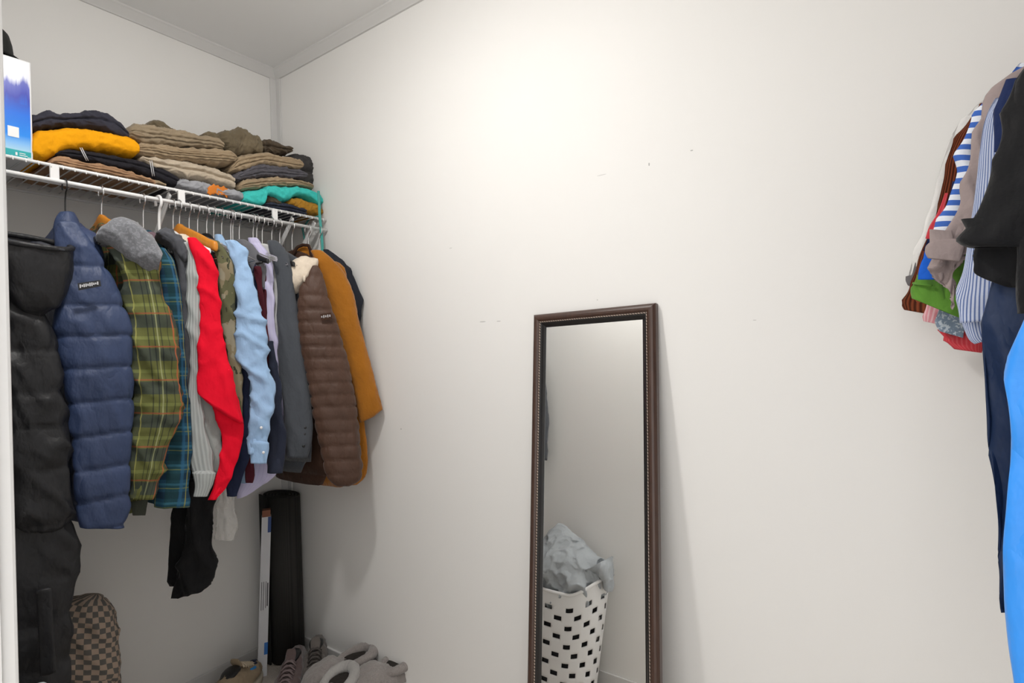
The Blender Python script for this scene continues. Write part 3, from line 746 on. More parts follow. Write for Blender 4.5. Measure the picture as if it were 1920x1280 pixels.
# --- hangers for them
def hg(kind, y, label, **k): hanger(kind, y, label, 'hangers on the coat rod', **k)
hg('blackhook', -.955, 'black hanger inside the long black puffer coat', zc=1.49, hw=.13)
hg('blackhook', Y['navy'], 'black-hooked hanger holding the navy puffer jacket')
hg('wood', Y['green'], 'golden wooden hanger in the green plaid jacket', zc=1.622)
hg('black', Y['teal'], 'black hanger with chrome hook in the teal plaid shirt')
hg('white', Y['slate'], 'thick white plastic tube hanger beside the shelf brace')
hg('whitebar', Y['rib'], 'white plastic hanger inside the light grey ribbed sweater', zc=1.61)
hg('wood', Y['red'], 'golden wooden hanger in the red sweater', zc=1.630)
hg('clear', Y['trouser'], 'clear plastic clip hanger above the black trousers', zc=1.615)
hg('black', Y['camo'], 'black hanger in the camouflage shirt')
hg('wire', Y['blue'], 'wire hanger in the light blue shirt')
hg('black', Y['navysh'], 'black hanger holding the navy blue shirt')
hg('clear', Y['maroon'], 'clear plastic hanger over the maroon shirt', zc=1.61)
hg('clear', Y['maroon']-.022, 'clear plastic hanger over the mid grey shirt', zc=1.605)
hg('wire', Y['lav'], 'wire hanger in the lavender shirt')
hg('wire', Y['pale'], 'wire hanger in the pale grey shirt')
hg('black', Y['pale']-.02, 'black hanger in the dark denim jacket')
hg('black', Y['blazer'], 'black broad hanger in the charcoal blazer', hw=.15)
hg('black', rod_y(522), 'black hanger with red plastic knob between blazer and brown puffer', zc=1.60, hw=.15)
kn = bpy.data.objects.new('x', None); bpy.data.objects.remove(kn)
hk = [o for o in bpy.data.objects if o.get('label', '').startswith('black hanger with red')][0]
bm = bmesh.new(); bmesh.ops.create_uvsphere(bm, u_segments=14, v_segments=8, radius=.0085, matrix=Matrix.Translation((SX+.012, rod_y(522), 1.608)))
frombm('knob', bm, plain('red_plastic', (.55, .01, .03, 1), .4), hk, True)
hg('black', Y['brown'], 'black hanger inside the brown puffer jacket', hw=.15)
hg('black', -.088, 'black hanger inside the orange fleece jacket', hw=.15)
hg('black', -.040, 'black hanger inside the blue-black jacket', hw=.13)
hg('wire', rod_y(352), 'empty wire hanger beside the wooden hanger of the red sweater', zc=1.60)
hg('wire', rod_y(398), 'empty wire hanger beside the light blue collar', zc=1.60)

# --- charcoal coat at the door end of the rod (seen only in the mirror)
garment('charcoal_coat', 'charcoal coat near the doorway, its sleeve seen in the mirror', 'coat', -1.09, None, None, M['blazer'], (.80, .05), far=False, sh=.2)
g = [o for o in bpy.data.objects if o.name == 'charcoal_coat'][0]
loft('sleeve', [(V((.50, -1.09, 1.52)), V((.05, 0, 0)), V((0, .05, 0))), (V((.56, -1.09, 1.40)), V((.065, 0, 0)), V((0, .055, 0))), (V((.63, -1.09, 1.15)), V((.06, 0, 0)), V((0, .055, 0))), (V((.655, -1.09, .92)), V((.05, 0, 0)), V((0, .05, 0)))],
     M['blazer'], g, 30, 26, 2.3, wrinkle(9, .005), (1, 2))
hg('black', -1.09, 'black hanger inside the charcoal coat near the doorway')
# ------------------------------------------------------------------ folded clothes on the left shelf
GS = 'folded clothes on the wire shelf'
def folded(name, label, cat, st, mat, xf=.292, depth=.25, layers=2, seed=1, amp=.004, e=4.2, groove=.007, sub=None):
    """st: (px, top py, bottom py) along the front edge of the folded piece, in the plane x = xf"""
    rows = []
    for px, a, b_ in st:
        p = hit(px, a, 0, xf); q = hit(px, b_, 0, xf); z0 = max(q.z, SZ+.004); h = max((p.z-z0)/2, .004)
        rows.append((V((xf-depth/2, (p.y+q.y)/2, z0+h)), V((depth/2, 0, 0)), V((0, 0, h))))
    bnd = [-1+2*(i+1)/layers for i in range(layers-1)]
    amp *= .85
    def dsp(u, v, a, t, p):
        fr = spow(math.sin(a), 2/e)
        d = amp*(nz(p.x*9+seed, p.y*13, p.z*18)*1.1 + 1.1*(max(0, 1-3*abs(nz(p.x*8+seed*2, p.y*24+p.z*30, p.z*34)))**1.5) - .5
                 + .6*(max(0, 1-3.5*abs(nz(p.x*14-seed, p.y*45-p.z*40, p.z*60)))**1.5) + .35*nz(p.x*70, p.y*70+seed, p.z*70))
        if math.cos(a) > -.2:
            for k in bnd: d -= groove*1.6*math.exp(-((fr-k+.16*nz(p.y*14, seed, k)+.05*nz(p.y*50, seed, k))/(.22/layers))**2)
        return d
    o = loft(name, rows, mat, None, 76, 96 if layers > 1 else 60, e, dsp, (1, 1))
    tag(o, label, cat, GS); return o
M['charcoalswt'] = cloth('charcoal_navy_jersey', (.040, .040, .055, 1), .95)
M['yellow'] = cloth('golden_yellow_fleece', (.84, .36, .004, 1), .9, 0, 250, .4, .15)
M['blacktrack'] = cloth('black_track_fabric', (.016, .015, .020, 1), .8)
M['tan'] = cloth('tan_cotton', (.37, .22, .125, 1), .9)
M['khaki'] = cloth('khaki_twill', (.30, .235, .155, 1), .9, .1, 400)
M['khaki2'] = cloth('khaki_cord', (.36, .27, .17, 1), .9, .1, 400)
M['cream'] = cloth('cream_chino', (.50, .42, .32, 1), .9, .1, 400)
M['greytee'] = cloth('light_grey_tee', (.34, .345, .37, 1), .9)
M['olive'] = cloth('olive_brown_canvas', (.17, .135, .085, 1), .95, .1, 90, .5, .4)
M['darkolive'] = cloth('mottled_brown', (.085, .062, .04, 1), .95, .1, 90, .5, .6)
M['slatepant'] = cloth('slate_trouser', (.105, .10, .115, 1), .9)
M['charcoal'] = cloth('charcoal_shell', (.045, .042, .042, 1), .7)
M['turq'] = cloth('turquoise_jersey', (.055, .55, .50, 1), .9, 0, 300, .3, .15)
M['mustard'] = cloth('mustard_fleece', (.40, .20, .025, 1), .95)
M['orangeprint'] = plain('orange_print', (.75, .22, .02, 1), .7)
# first pile
folded('folded_trousers', 'tan folded trousers at the bottom of the first pile beside the blue box', 'trousers', [(97, 296, 308), (115, 290, 312), (150, 297, 319), (200, 307, 327), (250, 318, 337), (285, 331, 344), (292, 338, 346)], M['tan'], .300, .26, 3, 3)
o = folded('folded_track_pants', 'black folded track pants with white side stripes', 'trousers', [(104, 284, 291), (125, 279, 294), (160, 280, 302), (200, 284, 310), (240, 290, 318), (270, 298, 328), (300, 309, 340), (325, 321, 348), (336, 333, 350)], M['blacktrack'], .288, .25, 2, 5, groove=.004)
for dx in (0, 3.5):
    for (xa, ya, xb, yb) in ((150, 277, 162, 301), (281, 301, 286, 330)):
        p = [hit(xa+dx+(xb-xa)*t, ya+(yb-ya)*t, 0, .292+.009*math.sin(PI*t)) for t in (0, .25, .5, .75, 1)]
        s = tube('stripe', p, .0012, M['print'], None, 6); s.parent = o
folded('folded_yellow_sweatshirt', 'golden yellow sweatshirt folded with drooping sleeve', 'sweatshirt', [(64, 252, 297), (75, 240, 300), (92, 237, 299), (106, 236, 292), (122, 235, 282), (150, 235, 277), (185, 239, 279), (220, 247, 285), (250, 256, 292), (262, 266, 289)], M['yellow'], .296, .26, 1, 7, .004)
folded('folded_sweatpants', 'dark charcoal sweatpants on top of the yellow sweatshirt', 'trousers', [(62, 214, 244), (80, 206, 243), (92, 204, 240), (110, 208, 237), (140, 207, 237), (165, 203, 239), (190, 203, 243), (210, 211, 249), (230, 228, 256), (242, 244, 258)], M['charcoalswt'], .272, .24, 2, 9, .005, groove=.005)
# second pile
folded('folded_tee', 'light grey tee shirt with orange print at the bottom of middle pile', 'shirt', [(336, 337, 349), (348, 333, 354), (375, 338, 361), (400, 344, 366), (425, 352, 370), (445, 356, 373), (455, 362, 373)], M['greytee'], .300, .26, 1, 11, .006)
o = bpy.data.objects['folded_tee']
s = loft('orange_print', [(hit(px, py, 0, .299), V((0, .010, 0)), V((.004, 0, .014))) for px, py in ((396, 357), (402, 356), (412, 358), (422, 360))], M['orangeprint'], None, 14, 18, 2.2, wrinkle(3, .004, 40, 40), (1, 1)); s.parent = o
folded('folded_tan_sliver', 'small tan cloth edge peeking from under the black track pants', 'cloth', [(290, 335, 345), (300, 335, 347), (312, 341, 350)], M['khaki2'], .285, .20, 1, 12)
folded('folded_cream_chinos', 'cream folded chinos above the light grey tee', 'trousers', [(270, 290, 303), (285, 291, 312), (320, 293, 326), (350, 297, 333), (380, 303, 338), (410, 312, 345), (430, 320, 350), (441, 330, 352)], M['cream'], .290, .25, 2, 13, .005)
folded('folded_cord_shorts', 'khaki pleated shorts folded in several thin layers', 'trousers', [(262, 268, 286), (275, 265, 291), (310, 269, 296), (350, 273, 301), (390, 275, 306), (425, 279, 307), (440, 283, 305), (446, 290, 301)], M['khaki2'], .292, .25, 6, 15, .005, groove=.008)
folded('folded_khakis', 'plain khaki trousers on top of the middle pile', 'trousers', [(248, 232, 258), (258, 227, 262), (280, 228, 268), (310, 234, 272), (340, 240, 274), (370, 247, 276), (395, 251, 277), (412, 257, 278), (420, 268, 279)], M['khaki'], .284, .24, 4, 17, .005)
folded('folded_dark_hem', 'grey-brown trouser hem sticking up behind the plain khakis', 'trousers', [(282, 228, 240), (293, 223, 244), (308, 226, 246), (322, 236, 250), (330, 243, 252)], M['olive'], .20, .15, 1, 19)
folded('folded_dark_waistband', 'dark waistband tag lying on the khaki trousers', 'cloth', [(388, 246, 258), (396, 245, 262), (408, 249, 266), (416, 255, 268)], M['olive'], .24, .14, 1, 20)
# third pile
folded('folded_jeans', 'navy folded jeans at the bottom of the pile by the wall', 'trousers', [(500, 378, 391), (515, 377, 394), (540, 379, 398), (560, 384, 402), (575, 390, 405)], M['denim'], .296, .26, 2, 21)
folded('folded_mustard_fleece', 'mustard yellow fleece folded in the corner under the turquoise shirt', 'sweatshirt', [(548, 368, 384), (560, 369, 392), (580, 374, 399), (597, 381, 403), (606, 389, 404)], M['mustard'], .300, .24, 1, 22, .006)
folded('folded_brown_cap', 'small dark olive cloth tucked under the turquoise shirt', 'cloth', [(494, 368, 380), (506, 364, 382), (520, 367, 383), (528, 372, 384)], M['darkolive'], .285, .2, 1, 23)
folded('folded_turquoise_shirt', 'turquoise shirt folded with one flap hanging over the shelf edge', 'shirt', [(457, 362, 379), (463, 356, 382), (480, 354, 384), (498, 352, 384), (503, 348, 366), (520, 344, 368), (530, 345, 378), (545, 346, 375), (562, 346, 366), (580, 350, 370), (598, 358, 382), (606, 368, 384)], M['turq'], .304, .26, 1, 25, .004)
folded('folded_khaki_trousers', 'khaki trousers folded directly above the turquoise shirt', 'trousers', [(454, 342, 354), (463, 335, 356), (490, 331, 352), (520, 330, 348), (550, 332, 348), (575, 337, 351), (589, 344, 353)], M['khaki2'], .290, .25, 4, 27, .005)
folded('folded_slate_trousers', 'slate grey trousers folded in the middle of the pile by the wall', 'trousers', [(446, 322, 340), (465, 314, 338), (490, 305, 333), (520, 309, 332), (550, 313, 334), (570, 318, 334), (577, 324, 332)], M['slatepant'], .290, .25, 3, 29, .006)
folded('folded_chinos', 'pale khaki chinos folded above the slate grey trousers', 'trousers', [(440, 305, 322), (448, 293, 322), (470, 285, 316), (495, 283, 309), (520, 287, 312), (545, 292, 315), (562, 296, 316), (570, 303, 314)], M['khaki2'], .288, .24, 3, 31, .005)
folded('folded_olive_shorts', 'olive brown canvas shorts heaped on top of the pile by the wall', 'trousers', [(426, 244, 276), (432, 241, 284), (445, 242, 290), (456, 237, 290), (470, 244, 288), (485, 252, 286), (493, 262, 286)], M['olive'], .262, .20, 1, 33, .008)
folded('folded_mottled_cloth', 'mottled brown cloth lying beside the olive shorts', 'cloth', [(488, 262, 284), (500, 260, 286), (512, 260, 288), (525, 266, 288), (540, 272, 286), (549, 276, 284)], M['darkolive'], .25, .2, 2, 35, .008)
folded('folded_charcoal_shell', 'charcoal shell jacket folded upright at the wall end of the shelf', 'jacket', [(553, 288, 330), (562, 284, 345), (575, 286, 354), (586, 289, 358), (592, 305, 360), (595, 325, 360)], M['charcoal'], .24, .2, 2, 37, .006)

# ------------------------------------------------------------------ blue carton and hat on the shelf
p0 = hit(63, 298, 0, .290); p1 = hit(63, 121, 0, .290); YB = p0.y; ZT = p1.z+.004
bx = thing('printed_carton', 'tall blue and white printed carton at the end of the shelf', 'box', (.16, YB-.10, SZ+.006))
box('carton_body', (.03, YB-.20, SZ+.0062), (.288, YB, ZT), plain('white_card', (.80, .81, .83, 1), .45), bx, .003)
m, nt, b = newmat('carton_print'); b.inputs['Roughness'].default_value = .25
tc = N(nt, 'ShaderNodeNewGeometry'); sp = N(nt, 'ShaderNodeSeparateXYZ'); nt.links.new(tc.outputs['Position'], sp.inputs[0])
fz_ = math_(nt, 'DIVIDE', math_(nt, 'SUBTRACT', sp.outputs[2], SZ+.006), ZT-SZ-.006)
wob = math_(nt, 'MULTIPLY', math_(nt, 'SUBTRACT', texn(nt, 9, 3, 'Object', (1, 12, .7)), .5), .22)
hi_ = math_(nt, 'GREATER_THAN', fz_, .55)
rp = N(nt, 'ShaderNodeValToRGB'); nt.links.new(math_(nt, 'ADD', fz_, math_(nt, 'MULTIPLY', wob, hi_)), rp.inputs[0])
el = rp.color_ramp.elements; el[0].position = 0; el[0].color = (.03, .38, .40, 1); el[1].position = 1; el[1].color = (.85, .87, .92, 1)
for p, c in ((.085, (.03, .40, .42, 1)), (.09, (.40, .66, .85, 1)), (.16, (.22, .50, .90, 1)), (.24, (.02, .26, .85, 1)), (.45, (.01, .16, .75, 1)), (.62, (.03, .05, .42, 1)), (.74, (.10, .12, .50, 1)), (.80, (.75, .78, .88, 1))):
    x = el.new(p); x.color = c
nt.links.new(rp.outputs[0], b.inputs['Base Color'])
pn = box('print_panel', (.2885, YB-.198, SZ+.007), (.2895, YB-.0045, ZT-.006), m, bx)
z = SZ+.006
for lo, hi in (((YB-.05, z+.055), (YB-.028, z+.082)),):
    box('white_label', (.2890, lo[0], lo[1]), (.2905, hi[0], hi[1]), M['whiteplastic'], bx)
bm = bmesh.new()
for i, (yy, zz, w, h) in enumerate(((.036, .013, .004, .008), (.028, .016, .012, .0018), (.028, .011, .016, .0018), (.012, .008, .010, .0018))):
    bm_box(bm, (.2893, YB-yy, z+zz-h/2), (.2900, YB-yy+w, z+zz+h/2))
frombm('small_print', bm, M['whiteplastic'], bx)
hat = thing('black_hat', 'black felt hat with short brim on the blue carton', 'hat', (.17, YB-.14, ZT))
hc = (.20, YB-.108, ZT+.002)
bmh = cloth('black_felt', (.018, .019, .017, 1), .95)
lathe('crown', [(.001, .098), (.04, .097), (.068, .091), (.084, .075), (.090, .050), (.093, .020), (.096, .006), (.088, .004), (.086, .05), (.06, .085), (.001, .09)], hc, bmh, hat, 36)
lathe('brim', [(.093, .010), (.100, .004), (.112, .001), (.114, .004), (.103, .010), (.095, .016)], hc, bmh, hat, 36)
# ------------------------------------------------------------------ clothes on the right rod
GR = 'clothes on the shirt rod'
M['whiteshirt'] = cloth('white_cotton', (.80, .79, .77, 1), .85)
M['rust'] = ribbed('rust_rib', (.22, .055, .022, 1), .0042, .6, .22)
M['bluestripe'] = patterned('blue_white_stripe', (.78, .82, .90, 1), [('v', .017, .5, .5, (.02, .11, .48, 1), .95)])
M['royal'] = cloth('royal_blue', (.012, .12, .62, 1), .8)
M['green'] = cloth('leaf_green_jersey', (.11, .27, .035, 1), .9, .1, 300, .3, .15)
M['pinkstripe'] = patterned('pink_stripe', (.70, .30, .34, 1), [('u', .005, .5, .4, (.80, .62, .64, 1), .6)])
M['heather'] = cloth('blue_grey_heather', (.20, .26, .34, 1), .95, .2, 220, .5, .3, .1, (.45, .50, .56, 1))
M['coral'] = patterned('coral_red', (.55, .045, .06, 1), [('u', .004, .5, .4, (.62, .12, .13, 1), .5)])
M['taupe'] = cloth('mauve_taupe_jersey', (.34, .275, .265, 1), .9)
M['pinstripe'] = patterned('blue_pinstripe', (.55, .60, .74, 1), [('u', .0027, .5, .42, (.045, .10, .30, 1), .85)], .8)
M['navyr'] = cloth('deep_navy', (.010, .022, .085, 1), .75, 0)
M['blacktee'] = cloth('black_cotton', (.008, .008, .009, 1), .8, .1, 250, .3, .25)
M['navylong'] = cloth('navy_satin', (.004, .018, .062, 1), .6, 0, 200, .1, .2, .4)
M['azure'] = cloth('azure_satin', (.04, .31, .92, 1), .45, .1, 200, .1, .1, .4)
def rgarment(name, label, cat, y, sleeve, mat, hem=None, depth=.35, hd=.016, wr=.005, smat=None, n=44, sh=.17, xanc=2.20, m=30, fl=0, cuffm=2, far=True):
    zt = 1.64 if y > -.3 else 1.592
    t = thing(name, label, cat, (RROD, y, 1.6), GR)
    if hem: loft('body', body_rows(RROD, y, zt, sh, hem, hd, fl), mat, t, 36, 34, 2.6, wrinkle(y*71, hd*.25), (1, 2))
    if sleeve: loft('sleeve', rows_of((xanc, y), sleeve, depth), smat or mat, t, n, m, 2.3, wrinkle(y*91+4, wr), (1, cuffm))
    if hem and far:
        rr = [(V((RROD+.13, y, 1.585)), V((.04, 0, 0)), V((0, hd, 0))), (V((RROD+.19, y, 1.48)), V((.055, 0, 0)), V((0, hd, 0))), (V((RROD+.215, y, 1.36)), V((.06, 0, 0)), V((0, hd, 0)))]
        loft('sleeve', rr, smat or mat, t, 16, 20, 2.3, wrinkle(y*3, .003), (1, 2))
    return t
g = rgarment('white_shirt', 'white shirt with grey cuff lining hanging nearest the back wall', 'shirt', -.05, [(180, 1850, 1880), (205, 1822, 1860), (250, 1783, 1835), (300, 1765, 1820), (360, 1752, 1810), (430, 1728, 1790), (490, 1708, 1765), (524, 1697, 1745)], M['whiteshirt'], 1.3, .2)
loft('cuff_lining', rows_of((2.16, -.05), [(518, 1698, 1742), (530, 1698, 1738, 4), (539, 1702, 1730, 4)], .25), cloth('grey_lining', (.16, .15, .155, 1)), g, 8, 22, 2.4, None, (1, 2))
rgarment('rust_ribbed_top', 'rust and black fine-striped ribbed top in front of the white shirt', 'shirt', -.09, [(195, 1845, 1875), (230, 1815, 1850), (280, 1780, 1835), (340, 1767, 1825), (400, 1752, 1815), (470, 1727, 1805), (530, 1708, 1802), (565, 1697, 1800, 2), (590, 1697, 1800, 9)], M['rust'], 1.22, .18, n=60)
rgarment('pink_striped_top', 'pink striped top whose hem shows under the rust top', 'shirt', -.12, [(480, 1752, 1790), (540, 1744, 1790), (590, 1738, 1775), (606, 1736, 1765, 3)], M['pinkstripe'], 1.25, .2, far=False)
rgarment('coral_red_top', 'coral red striped top whose sleeve hangs lowest of the bright tops', 'shirt', -.145, [(430, 1790, 1850), (520, 1778, 1845), (600, 1772, 1842), (635, 1770, 1842), (648, 1775, 1840, 7), (658, 1795, 1838, 3)], M['coral'], 1.24, .3, far=False)
rgarment('heather_knit_top', 'blue grey heathered knit top between pink and coral tops', 'shirt', -.165, [(480, 1768, 1820), (560, 1763, 1815), (605, 1762, 1812), (628, 1766, 1808, 6)], M['heather'], 1.26, .25, far=False)
g = rgarment('green_tee', 'leaf green tee shirt with thick ribbed sleeve hem', 'shirt', -.19, [(440, 1752, 1810), (480, 1732, 1805), (510, 1719, 1803), (535, 1712, 1802), (553, 1708, 1801, 8), (578, 1712, 1800, 18)], M['green'], 1.25, .22, n=50)
tube('hem_seam', [at(px, py, (2.19, -.19))-vdir(2.19, -.19)*d for px, py, d in ((1712, 531, .004), (1730, 534, .012), (1748, 536, .014))], .002, M['green'], g, 6)
g = rgarment('striped_polo', 'blue and white horizontally striped top with royal blue cuff', 'shirt', -.225, [(120, 1905, 1925), (150, 1880, 1905), (185, 1850, 1880), (225, 1822, 1850), (260, 1808, 1832), (320, 1794, 1822), (380, 1776, 1806), (440, 1752, 1786), (478, 1737, 1770)], M['bluestripe'], 1.28, .5, n=50)
loft('cuff', rows_of((2.19, -.235), [(470, 1740, 1772), (490, 1728, 1762), (510, 1722, 1756), (524, 1721, 1752)], .3), M['royal'], g, 14, 22, 2.4, None, (1, 2))
rgarment('printed_dark_top', 'navy top with coral print squeezed beside the striped top', 'shirt', -.205, [(340, 1785, 1800), (400, 1765, 1785), (440, 1742, 1765), (470, 1728, 1750)], M['navyr'], 1.3, .3, n=30, far=False)
loft('print', rows_of((2.18, -.222), [(362, 1772, 1778), (400, 1757, 1768), (425, 1742, 1756), (447, 1735, 1748)], .25), M['coral'], bpy.data.objects['printed_dark_top'], 14, 16, 2.2, None, (1, 1))
g = rgarment('taupe_top', 'mauve taupe jersey top with turned-up sleeve beside pinstriped shirt', 'shirt', -.275, [(175, 1868, 1890), (210, 1845, 1885), (260, 1825, 1870), (320, 1815, 1862), (380, 1798, 1852), (430, 1772, 1838), (452, 1756, 1825, 2), (472, 1746, 1808, 5)], M['taupe'], 1.28, .3, n=50)
loft('sleeve_turnup', rows_of((2.19, -.29), [(450, 1752, 1808, 0), (462, 1740, 1806, 2), (476, 1736, 1803, 3), (487, 1740, 1800, 3)], .25), M['taupe'], g, 16, 28, 2.4, wrinkle(4, .0015), (1, 2))
loft('hanging_sleeve', rows_of((2.20, -.265), [(470, 1746, 1800), (500, 1744, 1799), (525, 1755, 1797, 4), (550, 1775, 1796, 4), (570, 1780, 1793), (580, 1783, 1790)], .35), M['taupe'], g, 34, 30, 2.3, wrinkle(27, .009, 26, 12), (1, 1))
g = rgarment('pinstriped_shirt', 'blue and white pinstriped shirt with wide short sleeve', 'shirt', -.36, [(185, 1862, 1900), (215, 1845, 1905), (260, 1833, 1915), (340, 1825, 1925), (430, 1814, 1935), (520, 1804, 1940), (580, 1800, 1942), (600, 1800, 1942, -6)], M['pinstripe'], 1.22, .28, n=60, m=44, xanc=2.24)
loft('sleeve_hem', rows_of((2.24, -.345), [(575, 1803, 1942), (600, 1803, 1940, -4), (622, 1812, 1930, -12), (632, 1824, 1918, -14)], .2), M['pinstripe'], g, 20, 40, 2.4, wrinkle(9, .004), (1, 2))
rgarment('navy_blouse', 'deep navy top between pinstriped shirt and black tee', 'shirt', -.41, [(150, 1890, 1940), (200, 1880, 1940), (250, 1868, 1935), (285, 1862, 1930)], M['navyr'], 1.30, .25, n=24, xanc=2.26, cuffm=1)
g = rgarment('black_tee', 'black cotton tee shirt hanging in front of the pinstriped shirt', 'shirt', -.47, [(115, 1925, 2010), (150, 1905, 2020), (200, 1888, 2030), (260, 1875, 2040), (320, 1858, 2050), (380, 1838, 2055), (430, 1822, 2060), (452, 1817, 2060), (464, 1834, 2058)], M['blacktee'], 1.24, .24, n=50, m=44, xanc=2.28, wr=.006)
loft('sleeve', rows_of((2.29, -.45), [(400, 1845, 2050), (455, 1834, 2055), (490, 1829, 2055), (515, 1832, 2050, 4), (533, 1850, 2040, 8), (542, 1885, 2020, 4)], .2), M['blacktee'], g, 34, 44, 2.4, wrinkle(29, .006, 14, 7), (1, 2))
g = thing('navy_long_dress', 'long dark navy dress hanging under the pinstriped shirt', 'dress', (RROD, -.43, 1.6), GR)
loft('dress_body', rows_of((2.28, -.43), [(330, 1960, 2080), (450, 1880, 2070), (560, 1848, 2060), (640, 1838, 2050), (760, 1838, 2040), (880, 1848, 2030), (980, 1858, 2020), (1060, 1864, 2010), (1120, 1862, 2000), (1146, 1866, 1995)], .22), M['navylong'], g, 60, 44, 2.4, wrinkle(33, .008, 10, 2, .1), (1, 2))
g = thing('azure_gown', 'bright azure blue satin gown hanging beside the black tee', 'dress', (RROD, -.56, 1.6), GR)
loft('gown_body', rows_of((2.30, -.56), [(380, 2010, 2130), (480, 1965, 2170), (560, 1940, 2190), (620, 1921, 2200), (700, 1905, 2210), (780, 1894, 2220), (900, 1883, 2230), (1000, 1879, 2230), (1100, 1881, 2230), (1200, 1887, 2230), (1290, 1898, 2230), (1400, 1908, 2230), (1520, 1912, 2230)], .22), M['azure'], g, 80, 52, 2.4, wrinkle(35, .008, 9, 2, .1), (1, 2))
for y, nm in ((-.05, 'white shirt'), (-.09, 'rust top'), (-.145, 'coral top'), (-.19, 'green tee'), (-.225, 'striped top'), (-.275, 'taupe top'), (-.36, 'pinstriped shirt'), (-.41, 'deep navy top'), (-.43, 'navy dress'), (-.47, 'black tee'), (-.56, 'azure gown')):
    hanger('white', y, 'white plastic hanger inside the '+nm, 'hangers on the shirt rod', zc=1.63 if y > -.3 else 1.585, x0=RROD, hw=.12)

# ------------------------------------------------------------------ things on the floor
# rolled black mat in the corner
mt = thing('rolled_mat', 'rolled black exercise mat standing in the corner', 'mat', (.10, -.10, 0))
mc = V((.088, -.082, 0)); mz = at(535, 926, (.09, -.09)).z
vs = []; fs = []; K = 150
def spi(t): a = 2.2+t*4.4*2*PI; rr = .018+.052*t; return a, rr
tk = .0052
prof_o = []; prof_i = []
for k in range(K+1):
    a, rr = spi(k/K); prof_o.append(V((math.cos(a)*(rr+tk/2), math.sin(a)*(rr+tk/2), 0))); prof_i.append(V((math.cos(a)*(rr-tk/2), math.sin(a)*(rr-tk/2), 0)))
e_o, e_i = prof_o[-1], prof_i[-1]; tg = (prof_o[-1]-prof_o[-3]).normalized()
tgt = V((-.045, -.075, 0))-e_o
for k in range(1, 9):
    s = k/8; d = tg*(.02*s)*(1-s)+tgt*s; prof_o.append(e_o+d); prof_i.append(e_i+d)
n_ = len(prof_o)
for z in (.004, mz):
    for P_ in (prof_o, prof_i):
        for p in P_: vs.append(mc+p+V((0, 0, z-.010*(p.x+p.y)/.1 if z > .1 else z)))
for k in range(n_-1):
    fs += [(k, k+1, 2*n_+k+1, 2*n_+k), (n_+k+1, n_+k, 3*n_+k, 3*n_+k+1), (2*n_+k, 2*n_+k+1, 3*n_+k+1, 3*n_+k), (k+1, k, n_+k, n_+k+1)]
fs += [(n_-1, 2*n_-1, 4*n_-1, 3*n_-1), (0, 2*n_, 3*n_, n_)]
m, nt, b = newmat('black_foam_ribbed'); b.inputs['Roughness'].default_value = .75
tc = N(nt, 'ShaderNodeTexCoord'); wv = N(nt, 'ShaderNodeTexWave'); wv.inputs['Scale'].default_value = 90; nt.links.new(tc.outputs['Object'], wv.inputs[0])
nt.links.new(mixc(nt, wv.outputs['Fac'], (.008, .0075, .007, 1), (.022, .020, .018, 1)), b.inputs['Base Color']); bump(nt, b, wv.outputs['Fac'], .3, .001)
mesh('mat_sheet', vs, fs, m, mt, True)
# narrow white carton leaning by the mat
bt = thing('narrow_carton', 'long narrow white carton with blue ends leaning against the mat', 'box', (.10, -.19, 0))
an = (.135, -.175); nb = vdir(*an); rb = V((nb.y, -nb.x, 0))
pb = at(493, 1207, an); ptop = at(500, 955, an); ax = (ptop-pb).normalized(); pb = pb-ax*(pb.z/ax.z)+ax*.001
Lc = (ptop-pb).length
def cart(name, s0, s1, l0, l1, d0, d1, mat):
    vs = [pb+ax*s+rb*l+nb*d for s in (s0, s1) for l, d in ((l0, d0), (l1, d0), (l1, d1), (l0, d1))]
    return mesh(name, vs, [(0, 1, 2, 3), (7, 6, 5, 4), (0, 4, 5, 1), (1, 5, 6, 2), (2, 6, 7, 3), (3, 7, 4, 0)], mat, bt, False)
hwc = .0165
cart('carton_body', 0, Lc-.025, -hwc, hwc, -.012, .020, plain('white_carton', (.62, .63, .66, 1), .5))
cart('end_cap', Lc-.026, Lc, -hwc+.001, hwc-.003, -.011, .019, plain('brown_card', (.24, .09, .05, 1), .7))
bl = plain('blue_print', (.03, .16, .50, 1), .5)
cart('blue_panel', Lc-.085, Lc-.026, hwc-.011, hwc+.0004, -.0126, .0204, plain('dark_blue_print', (.02, .06, .22, 1), .5))
cart('blue_panel', Lc*.13, Lc*.13+.045, hwc-.012, hwc+.0004, -.0126, .0204, bl)
for l0, l1, a_, c_ in ((-.011, -.009, .40, .57), (-.004, -.002, .40, .57), (.004, .006, .41, .57), (.009, .013, .42, .56)):
    cart('print_line', Lc*a_, Lc*c_, l0, l1, -.0124, -.0118, plain('dark_print', (.05, .05, .06, 1), .6))
# chequered bag
ab = (.24, -.86)
m, nt, b = newmat('chequered_canvas'); b.inputs['Roughness'].default_value = .85
u, v = uvxy(nt); ck = N(nt, 'ShaderNodeTexChecker'); ck.inputs['Scale'].default_value = 1/.0135
cm = N(nt, 'ShaderNodeCombineXYZ'); nt.links.new(u, cm.inputs[0]); nt.links.new(v, cm.inputs[1]); cm.inputs[2].default_value = .01; nt.links.new(cm.outputs[0], ck.inputs[0])
ck.inputs[1].default_value = (.42, .32, .25, 1); ck.inputs[2].default_value = (.125, .118, .108, 1)
nt.links.new(ck.outputs[0], b.inputs['Base Color']); bump(nt, b, texn(nt, 200, 2), .3, .001); M['check'] = m
bg_ = thing('chequered_backpack', 'beige and grey chequered backpack standing behind the black coat', 'bag', (.2, -.86, 0))
rw = rows_of(ab, [(1119, 150, 196), (1127, 125, 208), (1150, 108, 217), (1190, 98, 221), (1235, 96, 222), (1262, 96, 219)], .72)
